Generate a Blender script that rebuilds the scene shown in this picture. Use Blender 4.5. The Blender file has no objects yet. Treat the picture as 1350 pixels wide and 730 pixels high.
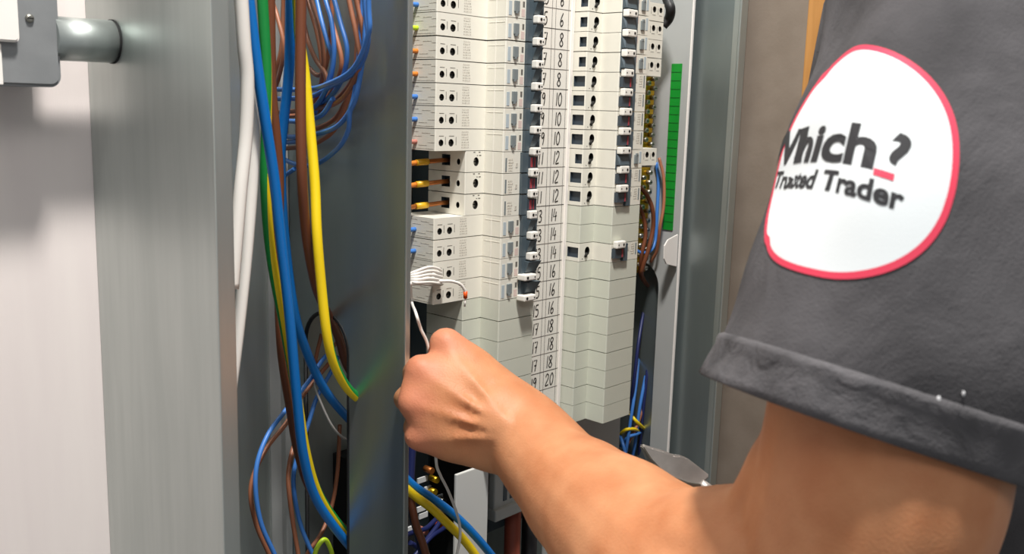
import bpy, bmesh, math, random
from mathutils import Vector, Matrix
random.seed(7)
SC = bpy.context.scene
COL = SC.collection
# ------------------------------------------------------------------ camera
CZ = 1.42                                   # camera height in metres
F, YAW, PITCH, ROLL = 1263.85, .826817, .171702, .0284662
cy, sy, cp, sp = math.cos(YAW), math.sin(YAW), math.cos(PITCH), math.sin(PITCH)
FW = Vector((sy*cp, cy*cp, -sp)); R0 = Vector((cy, -sy, 0)); U0 = R0.cross(FW)
RT = R0*math.cos(ROLL) + U0*math.sin(ROLL); UP = U0*math.cos(ROLL) - R0*math.sin(ROLL)
cam = bpy.data.cameras.new('camera'); cam.sensor_width = 36; cam.lens = 36*F/1350
cam.clip_start = .02; cam.clip_end = 50
cam.dof.use_dof = True; cam.dof.focus_distance = .80; cam.dof.aperture_fstop = 14
co = bpy.data.objects.new('camera', cam); COL.objects.link(co)
co.matrix_world = Matrix(((RT.x, UP.x, -FW.x, 0), (RT.y, UP.y, -FW.y, 0), (RT.z, UP.z, -FW.z, CZ), (0, 0, 0, 1)))
SC.camera = co
# ------------------------------------------------------------------ light
w = bpy.data.worlds.new('world'); SC.world = w; w.use_nodes = True
w.node_tree.nodes['Background'].inputs[0].default_value = (.93, .97, 1, 1)
w.node_tree.nodes['Background'].inputs[1].default_value = .27
def area(name, loc, target, sx, sy_, power, color=(1, 1, 1)):
    l = bpy.data.lights.new(name, 'AREA'); l.shape = 'RECTANGLE'; l.size = sx; l.size_y = sy_; l.energy = power; l.color = color
    o = bpy.data.objects.new(name, l); COL.objects.link(o); o.location = loc
    o.rotation_euler = (Vector(target)-Vector(loc)).to_track_quat('-Z', 'Y').to_euler()
    return o
area('ceiling_panel_light', (.22, .12, 2.55), (.5, .5, 1.3), .14, .14, 29, (1, .97, .92))
area('ceiling_panel_light', (-.5, -1.3, 2.7), (.5, .6, 1.3), 1.2, .6, 9, (1, .98, .95))
SC.view_settings.view_transform = 'Standard'; SC.view_settings.look = 'None'
SC.view_settings.gamma = 1; SC.view_settings.exposure = 0; SC.view_settings.use_curve_mapping = False
# ------------------------------------------------------------------ points (millimetres seen from the lens, x right along the board, y into it, z up)
def ray(px, py): return FW + RT*((px-675)/F) - UP*((py-365)/F)
def onY(px, py, Y): d = ray(px, py); return d*(Y/d.y)
def onX(px, py, X): d = ray(px, py); return d*(X/d.x)
def PD(px, py, D): return ray(px, py)*D
def M(v): return Vector((v[0]/1000, v[1]/1000, v[2]/1000 + CZ))
# ------------------------------------------------------------------ materials
def srgb(h):
    if isinstance(h, str): h = tuple(int(h[i:i+2], 16) for i in (0, 2, 4))
    return tuple((c/255/12.92 if c/255 <= .04045 else ((c/255+.055)/1.055)**2.4) for c in h) + (1,)
MATS = {}
def mat(name, col, rough=.5, metal=0, col2=None, scale=20, stretch=(1, 1, 1), bump=0, bscale=400, sss=0, spec=.5, coat=0, lo=.35, hi=.65, detail=4, bump2=0, b2scale=20):
    m = bpy.data.materials.new(name); m.use_nodes = True; nt = m.node_tree; b = nt.nodes['Principled BSDF']
    b.inputs['Base Color'].default_value = srgb(col); b.inputs['Roughness'].default_value = rough; b.inputs['Metallic'].default_value = metal
    b.inputs['Specular IOR Level'].default_value = spec
    if coat: b.inputs['Coat Weight'].default_value = coat
    tc = nt.nodes.new('ShaderNodeTexCoord'); mp = nt.nodes.new('ShaderNodeMapping'); mp.inputs['Scale'].default_value = stretch
    nt.links.new(tc.outputs['Object'], mp.inputs['Vector'])
    if col2 is not None:
        n = nt.nodes.new('ShaderNodeTexNoise'); n.inputs['Scale'].default_value = scale; n.inputs['Detail'].default_value = detail
        r = nt.nodes.new('ShaderNodeValToRGB'); r.color_ramp.elements[0].position = lo; r.color_ramp.elements[1].position = hi
        r.color_ramp.elements[0].color = srgb(col); r.color_ramp.elements[1].color = srgb(col2)
        nt.links.new(mp.outputs[0], n.inputs['Vector']); nt.links.new(n.outputs['Fac'], r.inputs[0]); nt.links.new(r.outputs[0], b.inputs['Base Color'])
    if bump:
        n2 = nt.nodes.new('ShaderNodeTexNoise'); n2.inputs['Scale'].default_value = bscale; n2.inputs['Detail'].default_value = 3
        bp = nt.nodes.new('ShaderNodeBump'); bp.inputs['Strength'].default_value = bump; bp.inputs['Distance'].default_value = .001
        nt.links.new(mp.outputs[0], n2.inputs['Vector']); nt.links.new(n2.outputs['Fac'], bp.inputs['Height']); nt.links.new(bp.outputs[0], b.inputs['Normal'])
    if bump2:
        n3 = nt.nodes.new('ShaderNodeTexNoise'); n3.inputs['Scale'].default_value = b2scale; n3.inputs['Detail'].default_value = 6; n3.inputs['Distortion'].default_value = .6
        b3 = nt.nodes.new('ShaderNodeBump'); b3.inputs['Strength'].default_value = bump2; b3.inputs['Distance'].default_value = .006
        nt.links.new(mp.outputs[0], n3.inputs['Vector']); nt.links.new(n3.outputs['Fac'], b3.inputs['Height']); nt.links.new(b3.outputs[0], b.inputs['Normal'])
        if bump: nt.links.new(b3.outputs[0], bp.inputs['Normal']); nt.links.new(bp.outputs[0], b.inputs['Normal'])
    if sss:
        b.inputs['Subsurface Weight'].default_value = sss; b.inputs['Subsurface Radius'].default_value = (.012, .004, .002); b.inputs['Subsurface Scale'].default_value = .5
    MATS[name] = m; return m
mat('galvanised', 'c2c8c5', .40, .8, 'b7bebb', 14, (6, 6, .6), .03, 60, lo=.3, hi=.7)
mat('galvanised_shaded', 'a3adae', .38, .85, '98a2a3', 10, (3, 3, .5), .04, 60)  # same steel in a darker colour, standing in for shade inside the enclosure
mat('pan_grey', 'b4b5b4', .5, .1, 'a9abaa', 8)
mat('wall_paint', 'eee4e0', .8, 0, 'e9dedb', 6, (8, 8, .8), .08, 200)
mat('brown_wall', '93867a', .5, .2, '897c70', 30, (1, 1, 1), .12, 300)
mat('timber', 'c08a4c', .6, 0, 'a87438', 12, (8, 8, .8), .1, 120)
mat('floor_paint', '8f8f8c', .6, 0, '838380', 5)
mat('module_white', 'e9e6da', .42, 0, 'e6e3d7', 60, bump=.02, bscale=900)
mat('blank_grey', 'd6d8ca', .45, 0, 'd3d5c7', 40, bump=.02, bscale=900)
mat('print_grey', 'b5b0a4', .6, 0, 'd8d3c8', 900, lo=.45, hi=.55)
mat('print_dark', '6d6a64', .6)
mat('print_pink', 'd9c4bc', .6)
mat('pale_blue', 'b4c0c6', .5)
mat('dark_slate', '4b5860', .45)
mat('dark_window', '3f4952', .4)
mat('button_grey', '7c8486', .45)
mat('flag_red', '9a3c44', .5)
mat('toggle_white', 'f3f0e8', .35)
mat('black_hole', '14130f', .7)
mat('screw_steel', 'a9a79f', .35, .9)
mat('dark_void', '0d0e10', .8)
mat('card_white', 'efebe2', .6)
mat('ink', '2b2622', .7)
mat('rule_grey', '6f6a66', .7)
mat('rail_grey', 'a5a5a0', .4, .4)
mat('brass', 'e0b62e', .32, .8, 'c99a1c', 60)
mat('label_green', '0f8f2b', .5, 0, '0a8326', 30)
mat('label_green_dark', '0a5c1d', .5)
mat('cable_blue', '0a72c4', .38, coat=.1)
mat('wire_blue', '3f78c4', .42)
mat('cable_brown', '74432c', .42)
mat('wire_brown', '9a6247', .45)
mat('cable_yellow', 'f2d21a', .4)
mat('cable_green', '1a8a3e', .4)
mat('wire_lime', 'b9d82c', .4)
mat('wire_white', 'ece8e2', .4)
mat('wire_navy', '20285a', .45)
mat('wire_grey', 'a7a39f', .45)
mat('wire_black', '17171a', .5)
mat('wire_red', '9f4f3c', .5)
mat('wire_orange', 'd07a2a', .45)
mat('wire_pink', 'b9766a', .5)
mat('copper', 'a4622e', .4, .6)
mat('ferrule_yellow', 'd8a81c', .4)
mat('ferrule_orange', 'e0591c', .4)
mat('skin', 'cd9067', .52, 0, 'b8764e', 34, (1, 1, 1), .22, 700, sss=.10, spec=.35, lo=.32, hi=.72, detail=7)
mat('cotton', '424143', .92, 0, '656366', 13, (1, 1, 1), .35, 900, spec=.15, lo=.36, hi=.8, detail=8, bump2=.55, b2scale=22)
mat('cotton_hem', '454446', .92, 0, '6a686b', 22, (1, 1, 1), .35, 900, spec=.15, lo=.35, hi=.75, detail=6, bump2=.6, b2scale=45)
mat('trouser', '1b1b1e', .9, 0, '232326', 20, bump=.3, bscale=700, spec=.1)
mat('badge_white', 'dfe5e8', .7, bump=.12, bscale=1500)
mat('badge_red', 'dc3a56', .7)
mat('badge_ink', '26262a', .75)
mat('lint', 'cfcfd2', .9)
mat('hair', '2b1d14', .6)
mat('boot', '2a2019', .6)
mat('eye', 'e8e4de', .3)
mat('steel_tool', 'cfc9c4', .45, .55, 'b7b0ab', 40, bump=.12, bscale=260)
mat('tool_grip', '8d1f1c', .5)
mat('socket_grey', '8e9092', .5, .25, '87898b', 60, bump=.05, bscale=500)
mat('plate_white', 'f4eee9', .35)
mat('shroud_grey', 'dcdcd8', .5)
mat('clear_plastic', 'b9bcb8', .3, 0, spec=.6)
mat('label_white', 'e4e6e6', .5)
# ------------------------------------------------------------------ mesh builder (all input in mm)
class MB:
    def __init__(s, base=(0, 0, 0)):
        s.v = []; s.f = []; s.mi = []; s.sm = []; s.base = Vector(base)
    def add(s, pts, faces, mi=0, smooth=False):
        b = len(s.v); s.v += [Vector(p) - s.base for p in pts]
        for f in faces: s.f.append(tuple(b+i for i in f)); s.mi.append(mi); s.sm.append(smooth)
    def box(s, a, b, mi=0, ch=0):
        x0, y0, z0 = a; x1, y1, z1 = b
        s.add([(x0, y0, z0), (x1, y0, z0), (x1, y1, z0), (x0, y1, z0), (x0, y0, z1), (x1, y0, z1), (x1, y1, z1), (x0, y1, z1)],
              [(0, 3, 2, 1), (4, 5, 6, 7), (0, 1, 5, 4), (1, 2, 6, 5), (2, 3, 7, 6), (3, 0, 4, 7)], mi)
    def rbox(s, a, b, c, mi=0):                         # box with bevelled edges
        bm = bmesh.new(); bmesh.ops.create_cube(bm, size=1)
        for v in bm.verts:
            v.co = Vector(((a[0]+b[0])/2 + v.co.x*(b[0]-a[0]), (a[1]+b[1])/2 + v.co.y*(b[1]-a[1]), (a[2]+b[2])/2 + v.co.z*(b[2]-a[2])))
        bmesh.ops.bevel(bm, geom=bm.edges[:], offset=c, segments=2, affect='EDGES', profile=.6)
        s.bm(bm, mi)
    def bm(s, bm, mi=0, smooth=False):
        bm.verts.index_update(); s.add([v.co.copy() for v in bm.verts], [[v.index for v in f.verts] for f in bm.faces], mi, smooth); bm.free()
    def prism(s, poly, z0, z1, mi=0, skip=()):          # polygon in x,y extruded along z
        n = len(poly); pts = [(x, y, z0) for x, y in poly] + [(x, y, z1) for x, y in poly]
        fs = [tuple(range(n)), tuple(range(2*n-1, n-1, -1))]
        for i in range(n):
            if i not in skip: j = (i+1) % n; fs.append((i, n+i, n+j, j))
        s.add(pts, fs, mi)
    def tube(s, pts, r, n=10, mi=0, cap=True, mfun=None, twist=0):
        P = [Vector(p) for p in pts]; N = len(P); rad = r if isinstance(r, (list, tuple)) else [r]*N
        t = (P[1]-P[0]).normalized(); a = Vector((0, 0, 1)) if abs(t.z) < .9 else Vector((1, 0, 0))
        u = (a - t*a.dot(t)).normalized(); vs = []; fs = []; m = []
        for i in range(N):
            t2 = (P[min(i+1, N-1)]-P[max(i-1, 0)]).normalized(); u = (u - t2*u.dot(t2)).normalized(); w_ = t2.cross(u)
            for k in range(n):
                an = 2*math.pi*k/n + twist*i/max(N-1, 1); vs.append(P[i] + (u*math.cos(an)+w_*math.sin(an))*rad[i])
        b = len(s.v); s.v += [p - s.base for p in vs]
        for i in range(N-1):
            for k in range(n):
                s.f.append((b+i*n+k, b+i*n+(k+1) % n, b+(i+1)*n+(k+1) % n, b+(i+1)*n+k)); s.mi.append(mfun(k, n) if mfun else mi); s.sm.append(True)
        if cap:
            s.f.append(tuple(b+k for k in range(n-1, -1, -1))); s.mi.append(mi); s.sm.append(False)
            s.f.append(tuple(b+(N-1)*n+k for k in range(n))); s.mi.append(mi); s.sm.append(False)
    def cyl(s, c0, c1, r, n=16, mi=0): s.tube([c0, c1], r, n, mi)
    def face_holes(s, o, u, v, W, H, holes, nrm, mi=0, hmi=1):
        # rectangle o + a*u + b*v with recesses; holes = (kind, a, b, ra, rb, depth)
        o, u, v, nrm = map(Vector, (o, u, v, nrm)); pt = lambda a, b, d=0: o+u*a+v*b-nrm*d
        def quad(a0, b0, a1, b1): s.add([pt(a0, b0), pt(a1, b0), pt(a1, b1), pt(a0, b1)], [(0, 1, 2, 3)], mi)
        x = 0
        for kind, a, b, ra, rb, dep in sorted(holes, key=lambda h: h[1]):
            m_ = .25; a0, a1, b0, b1 = a-ra-m_, a+ra+m_, b-rb-m_, b+rb+m_
            if a0 > x: quad(x, 0, a0, H)
            if b0 > 0: quad(a0, 0, a1, b0)
            if b1 < H: quad(a0, b1, a1, H)
            n = 16
            if kind == 'o':
                inn = [(a+ra*math.cos(2*math.pi*k/n), b+rb*math.sin(2*math.pi*k/n)) for k in range(n)]
                out = []
                for k in range(n):
                    c_, s_ = math.cos(2*math.pi*k/n), math.sin(2*math.pi*k/n); q = 1/max(abs(c_), abs(s_)); out.append((a+(ra+m_)*c_*q, b+(rb+m_)*s_*q))
            else:
                n = 4; inn = [(a-ra, b-rb), (a+ra, b-rb), (a+ra, b+rb), (a-ra, b+rb)]; out = [(a0, b0), (a1, b0), (a1, b1), (a0, b1)]
            s.add([pt(*p) for p in out]+[pt(*p) for p in inn], [(k, (k+1) % n, n+(k+1) % n, n+k) for k in range(n)], mi)
            s.add([pt(*p) for p in inn]+[pt(p[0], p[1], dep) for p in inn], [(k, (k+1) % n, n+(k+1) % n, n+k) for k in range(n)]+[tuple(range(n, 2*n))], hmi if kind == 'o' else hmi+1)
            x = a1
        if x < W: quad(x, 0, W, H)
    def mesh(s, name, mats):
        me = bpy.data.meshes.new(name); me.from_pydata([v/1000 for v in s.v], [], s.f)
        for m in (mats if isinstance(mats, (list, tuple)) else [mats]): me.materials.append(MATS[m])
        me.polygons.foreach_set('material_index', s.mi); me.polygons.foreach_set('use_smooth', s.sm)
        bm = bmesh.new(); bm.from_mesh(me); bmesh.ops.recalc_face_normals(bm, faces=bm.faces) ; bm.to_mesh(me); bm.free()
        me.update(); return me
    def obj(s, name, mats, parent=None):
        """one mesh object; top-level ones get their origin at their own base"""
        me = s.mesh(name, mats); o = bpy.data.objects.new(name, me); COL.objects.link(o)
        if parent is not None:
            o.parent = parent; b = s.base/1000 + Vector((0, 0, CZ)) - parent.location
            o.location = b
        else:
            xs = [v.co for v in me.vertices]
            c = Vector(((min(v.x for v in xs)+max(v.x for v in xs))/2, (min(v.y for v in xs)+max(v.y for v in xs))/2, min(v.z for v in xs)))
            me.transform(Matrix.Translation(-c)); o.location = c + s.base/1000 + Vector((0, 0, CZ))
        return o
def tag(o, label=None, cat=None, group=None, kind=None):
    if label: o['label'] = label
    if cat: o['category'] = cat
    if group: o['group'] = group
    if kind: o['kind'] = kind
    return o
def empty(name, p, label=None, cat=None, group=None, kind=None):
    o = bpy.data.objects.new(name, None); COL.objects.link(o); o.location = M(p); o.empty_display_size = .02
    return tag(o, label, cat, group, kind)
def spline(pts, per=10):
    P = [Vector(p) for p in pts]; out = []
    for i in range(len(P)-1):
        p0 = P[i-1] if i > 0 else P[0]*2-P[1]; p1, p2 = P[i], P[i+1]; p3 = P[i+2] if i+2 < len(P) else P[-1]*2-P[-2]
        for k in range(per):
            t = k/per
            out.append(.5*((2*p1) + (p2-p0)*t + (2*p0-5*p1+4*p2-p3)*t*t + (3*p1-p0-3*p2+p3)*t**3))
    out.append(P[-1]); return out
# ================================================================== SETTING
WALL_Y = 668
def struct(name, mb, m): return tag(mb.obj(name, m), kind='structure')
b = MB(); b.box((-1500, WALL_Y, -1420), (1000, WALL_Y+60, 1300)); struct('wall_back', b, 'wall_paint')
b = MB(); b.box((900, 446, -1420), (960, WALL_Y, 1300)); struct('wall_right', b, 'brown_wall')
b = MB(); b.rbox((897, 372, -1420), (965, 446, 1300), 2); struct('trim_1', b, 'timber')
b = MB(); b.box((-1500, -1500, -1440), (1600, WALL_Y+60, -1420)); struct('floor', b, 'floor_paint')
b = MB(); b.box((965, 440, -1420), (2600, 500, 1300)); struct('wall_front', b, 'wall_paint')

# ================================================================== ENCLOSURE
XL = 292.5; YF = 506; XP = 438; XR = 880; XC = 870; YC = 558.6; YB = 655; ZT, ZB = 520, -900
enc = empty('electrical_enclosure', (590, 600, ZB), 'tall galvanised steel enclosure fixed to the white wall, holding two columns of breakers', 'enclosure')
g = 'galvanised'
b = MB(); b.box((XL, YF+1.5, ZB), (XL+1.8, WALL_Y-.5, ZT)); b.obj('side_panel', g, enc)
b = MB(); b.rbox((XL, YF, ZB), (304.2, YF+2, ZT), .7); b.box((302.6, YF+2, ZB), (304.2, YF+18, ZT)); tag(b.obj('front_flange', g, enc), 'galvanised front flange of the left side')
b = MB(); b.box((XL+1.8, YB, ZB), (XR, YB+3, ZT)); b.obj('back_panel', 'galvanised', enc)
b = MB(); b.box((XP-16, YB-2.5, ZB), (XP-6, YB, ZT)); b.rbox((XP-6, YB-9, ZB), (XP-.2, YB, ZT), 1); b.obj('seam_strip', 'pan_grey', enc)
# divider with its long cable slot
def slot_plate(x0, x1, y0, y1, z0, z1, sy0, sy1, sz0, sz1, name, m, parent):
    r = (sy1-sy0)/2; cyc = (sy0+sy1)/2; hole = []
    for k in range(17): a = math.pi*k/16; hole.append((cyc+r*math.cos(a), sz1-r+r*math.sin(a)))
    for k in range(17): a = math.pi+math.pi*k/16; hole.append((cyc+r*math.cos(a), sz0+r+r*math.sin(a)))
    bm = bmesh.new(); E_ = []
    for loop in ([(y0, z0), (y1, z0), (y1, z1), (y0, z1)], hole):
        vs = [bm.verts.new((x0, y, z)) for y, z in loop]
        E_ += [bm.edges.new((vs[i], vs[(i+1) % len(vs)])) for i in range(len(vs))]
    bmesh.ops.triangle_fill(bm, edges=E_, use_beauty=True)
    ex = bmesh.ops.extrude_face_region(bm, geom=bm.faces[:]); bmesh.ops.translate(bm, verts=[v for v in ex['geom'] if isinstance(v, bmesh.types.BMVert)], vec=(x1-x0, 0, 0))
    mb = MB(); mb.bm(bm); return mb.obj(name, m, parent), hole
S0 = onX(459, 560, XP).y; S1 = onX(402, 480, XP).y; SZ1 = onX(428, 412, XP).z
dv, hole = slot_plate(XP, XP+1.6, YF, YB, ZB, ZT, S0, S1, -520, SZ1, 'divider_panel', 'galvanised_shaded', enc)
gm = MB(); gm.tube([(XP+.8, y, z) for y, z in hole]+[(XP+.8, *hole[0])], 1.7, 8); tag(gm.obj('slot_edging', 'wire_black', enc), 'black rubber edging around the cable slot')
b = MB(); b.rbox((XP, YF-1.5, ZB), (XP+4.5, YF, ZT), .6); tag(b.obj('divider_lip', g, enc), 'bright folded front lip of the divider')
# right side
b = MB(); b.box((XR, YF+2, ZB), (XR+1.8, WALL_Y-.5, ZT)); b.obj('side_panel', 'galvanised_shaded', enc)
b = MB(); b.rbox((XR-2.5, YF+.5, ZB), (XR+10, YF+3, ZT), .8); b.box((XR-2.5, YF+3, ZB), (XR, YF+9, ZT)); b.obj('front_flange', g, enc)
cs, h2 = slot_plate(XC, XC+1.4, YC, YB, ZB, ZT, 582, 640, -520, onX(850, 343, XC).z, 'pan_side', 'pan_grey', enc)
b = MB(); b.rbox((XC-1.5, YC-1.5, ZB), (XC+2, YC, ZT), .5); tag(b.obj('pan_lip', 'plate_white', enc), 'white front edge of the inner pan')
b = MB(); za, zb_ = onX(880, 312, XC).z, onX(880, 350, XC).z
b.prism([(0, 0), (1, 0)], 0, 0) if False else None
tabp = [onY(px, py, YC) for px, py in ((894, 309), (881, 316), (876.5, 324), (876, 341), (879, 348), (892, 351))]
bm = bmesh.new(); f = bm.faces.new([bm.verts.new(p) for p in tabp]); ex = bmesh.ops.extrude_face_region(bm, geom=[f])
bmesh.ops.translate(bm, verts=[v for v in ex['geom'] if isinstance(v, bmesh.types.BMVert)], vec=(0, 1.5, 0)); b.bm(bm)
tab = b.obj('fixing_tab', 'plate_white', enc)
tc_ = onY(883, 332, YC); b = MB(); b.cyl((tc_.x, YC-.4, tc_.z), (tc_.x, YC+.3, tc_.z), 2, 14); b.obj('fixing_hole', 'black_hole', tab)
# plate beside the lower right of the board
pr = [onY(x, y, 590) for x, y in ((760, 556), (818, 548))]
b = MB(); b.box((700, 590, ZB), (pr[1].x, 592, pr[0].z+22)); b.obj('gland_plate', 'pan_grey', enc)
# mounting pan the modules sit on
pan = empty('mounting_pan', (673, 625, -420), 'grey mounting pan with two rails behind the breaker columns', 'mounting pan')
b = MB(); b.box((575, 628, -420), (771, 654.5, 120)); b.obj('base', 'dark_slate', pan)
for x in (590, 745):
    b = MB(); b.box((x-17, 610.5, -310), (x+17, 612, 118)); b.box((x-10, 612, -310), (x+10, 628, 118)); b.obj('din_rail', 'rail_grey', pan)

# ================================================================== MODULES
ROW0, PITCHZ = 55.5, 17.78
H = 17.2
def chamfer(poly, idx, c=.7):
    out = []; n = len(poly)
    for i, p in enumerate(poly):
        if i in idx:
            p = Vector(p); a = (Vector(poly[i-1])-p).normalized(); d = (Vector(poly[(i+1) % n])-p).normalized(); out += [tuple(p+a*c), tuple(p+d*c)]
        else: out.append(p)
    return out
BASE = Vector((673, 600, H/2))                      # local origin on the axis of symmetry of the board
def body_mesh(x0, side_holes, front_holes, right_x, rfront, name, m, ytop=564.3):
    mb = MB(BASE); Yt, Yn, c = 564.3, 542.7, .7
    back = 609
    poly = [(x0, back), (x0, Yt), (574.6, Yt), (574.6, Yn), (619, Yn), (619, Yt), (right_x, Yt), (right_x, back)]
    poly = chamfer(poly, (1, 3, 4, 6), c)
    # edges of the chamfered polygon: 0 side, 1 chamfer, 2 terminal face, ...
    i_side, i_front = 0, 2; n = len(poly); i_rside = n-2; i_rfront = n-4
    sk = {i_side, i_front, i_rfront, i_rside}
    mb.prism(poly, 0, H, 0, sk)
    mb.face_holes((x0, back, 0), (0, -1, 0), (0, 0, 1), back-Yt-c, H, side_holes[0], (-1, 0, 0))
    mb.face_holes((x0+c, Yt, 0), (1, 0, 0), (0, 0, 1), 574.6-x0-c, H, front_holes, (0, -1, 0))
    mb.face_holes((619, Yt, 0), (1, 0, 0), (0, 0, 1), right_x-619-c, H, rfront, (0, -1, 0))
    mb.face_holes((right_x, Yt+c, 0), (0, 1, 0), (0, 0, 1), back-Yt-c, H, side_holes[1], (1, 0, 0))
    return mb.mesh(name, m)
ENTRY = lambda a0, a1, z0, z1, dep=5: ('r', (a0+a1)/2, (z0+z1)/2, (a1-a0)/2, (z1-z0)/2, dep)
W_ = ['module_white', 'dark_window']
rc_body = body_mesh(519, ([], [ENTRY(.3, 8.4, 4.6, 13.4, 2.5)]), [('o', 5.6, 6.4, 2.6, 2.7, 4.5), ('o', 16.6, 6.4, 2.9, 3.0, 4.5)], 640, [('o', 8.6, 7.6, 3.7, 4.1, 7)], 'body', ['module_white', 'black_hole', 'dark_window'])
mc_body = body_mesh(553, ([ENTRY(609-592.5, 609-582.5, 4.5, 13.5), ('o', 609-572.5, 8.2, 2.0, 2.6, 7)], [ENTRY(.3, 13.6, 4, 13.6, 2.5)]), [('o', 11.5, 8.4, 3.1, 3.7, 7)], 640, [('o', 8.6, 8, 3.7, 4.3, 7)], 'body', ['module_white', 'black_hole', 'dark_window'])
bl_body = body_mesh(553, ([], []), [], 640, [], 'body', ['blank_grey', 'black_hole'])
def part_mesh(name, m, fn):
    mb = MB(BASE); fn(mb); return mb.mesh(name, m)
def frontplate(x0, x1, z0, z1, Y=542.7, t=.25): return lambda mb: mb.box((x0, Y-t, z0), (x1, Y+.3, z1))
def lever(x0, x1, z0, z1, yf, yb=541.5):
    def fn(mb):
        mb.rbox((x0, yf, z0), (x1, yb, z1), 1.1); mb.cyl((x0+3.4, yf-.25, (z0+z1)/2), (x0+3.4, yf+.5, (z0+z1)/2), 1.25, 12, 1)
        mb.cyl((x1-2.4, yf-.2, (z0+z1)/2), (x1-2.4, yf+.5, (z0+z1)/2), .7, 10, 1)
    return fn
def wedge(x0, x1, z0, z1, y0, y1):
    def fn(mb): mb.add([(x0, 541.4, z0), (x1, 541.4, z0), (x1, 541.4, z1), (x0, 541.4, z1), (x0, y0, z0), (x1-3, y0, z0), (x1, y1, z1), (x0, y1, z1)],
                       [(0, 3, 2, 1), (4, 5, 6, 7), (0, 1, 5, 4), (1, 2, 6, 5), (2, 3, 7, 6), (3, 0, 4, 7)])
    return fn
def screw(x, z, r):
    def fn(mb):
        mb.cyl((x, 566.6, z), (x, 568.7, z), r*.92, 14); mb.box((x-r*.7, 566.3, z-.45), (x+r*.7, 566.8, z+.45), 1)
    return fn
def multi(*boxes):
    def fn(mb):
        for x0, x1, z0, z1, Y in boxes: mb.box((x0, Y-.12, z0), (x1, Y+.2, z1))
    return fn
def text_bars(x0, x1, z0, z1, Y, n, horiz=True):
    def fn(mb):
        rr = random.Random(3); z = z0
        for k in range(n):
            zz = z0+(z1-z0)*k/n; x = x0
            while x < x1-.6:
                l = rr.uniform(.5, 1.6); mb.box((x, Y-.1, zz), (min(x+l, x1), Y+.2, zz+(z1-z0)/n*.55)); x += l+rr.uniform(.3, .7)
    return fn
RC = [('body', rc_body, None),
      ('terminal_screw', part_mesh('terminal_screw', ['screw_steel', 'black_hole'], screw(525.3, 6.4, 2.6)), None),
      ('terminal_screw', part_mesh('terminal_screw', ['screw_steel', 'black_hole'], screw(536.3, 6.4, 2.9)), None),
      ('side_groove', part_mesh('side_groove', 'print_grey', lambda mb: [mb.box((518.9, y0, z), (519.1, y1, z+.35)) for y0, y1, z in ((565, 573, 6.4), (565, 570, 12.2), (570, 580, 13.6), (574, 584, 4), (580, 590, 11), (584, 596, 14.6), (566, 590, 1.4))]), None),
      ('terminal_marking', part_mesh('terminal_marking', 'print_dark', multi((523, 528, 11.6, 12.0, 564.3), (534, 539.5, 11.6, 12.0, 564.3), (529.8, 530.3, 5, 11, 564.3), (541.5, 542, 4.5, 11, 564.3))), None),
      ('printed_block', part_mesh('printed_block', 'print_grey', text_bars(548, 556.3, 2, 16.6, 564.3, 7)), None),
      ('riser_line', part_mesh('riser_line', 'card_white', lambda mb: (mb.box((574.45, 553.6, 0), (574.7, 554.6, H)), mb.box((574.4, 544, 13.6), (574.7, 562, 13.9)))), None),
      ('blue_stripe', part_mesh('blue_stripe', 'pale_blue', lambda mb: (frontplate(577, 580.4, 1.6, 12.6)(mb))), None),
      ('test_button', part_mesh('test_button', 'button_grey', lambda mb: (mb.rbox((583, 541.2, 4.6), (588.6, 543, 13.2), .4), mb.box((584, 540.9, 3.2), (586.5, 542.9, 5.2)))), None),
      ('indicator_slot', part_mesh('indicator_slot', 'print_dark', frontplate(593.4, 595.6, 9.2, 13.4)), None),
      ('rating_label', part_mesh('rating_label', 'print_pink', frontplate(592, 596.2, 1.4, 7.4, 542.7, .12)), None),
      ('toggle_surround', part_mesh('toggle_surround', 'dark_slate', lambda mb: (mb.box((597.4, 539.5, 0), (603, 543, H)), mb.box((603, 541.4, 0), (618, 543, H)))), None),
      ('toggle_cradle', part_mesh('toggle_cradle', 'dark_slate', wedge(603, 612, 3.9, 13.6, 539, 535)), None),
      ('toggle', part_mesh('toggle', ['toggle_white', 'black_hole'], lever(603.4, 612.4, -3.2, 3.4, 534)), None)]
RC_OFF = RC[:-2] + [('toggle_cradle', part_mesh('toggle_cradle', 'dark_slate', wedge(601, 617, 3.9, 13.4, 538, 534)), None),
                    ('toggle', part_mesh('toggle', ['toggle_white', 'black_hole'], lever(594.5, 609.5, -2.2, 3.0, 532)), None)]
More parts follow.
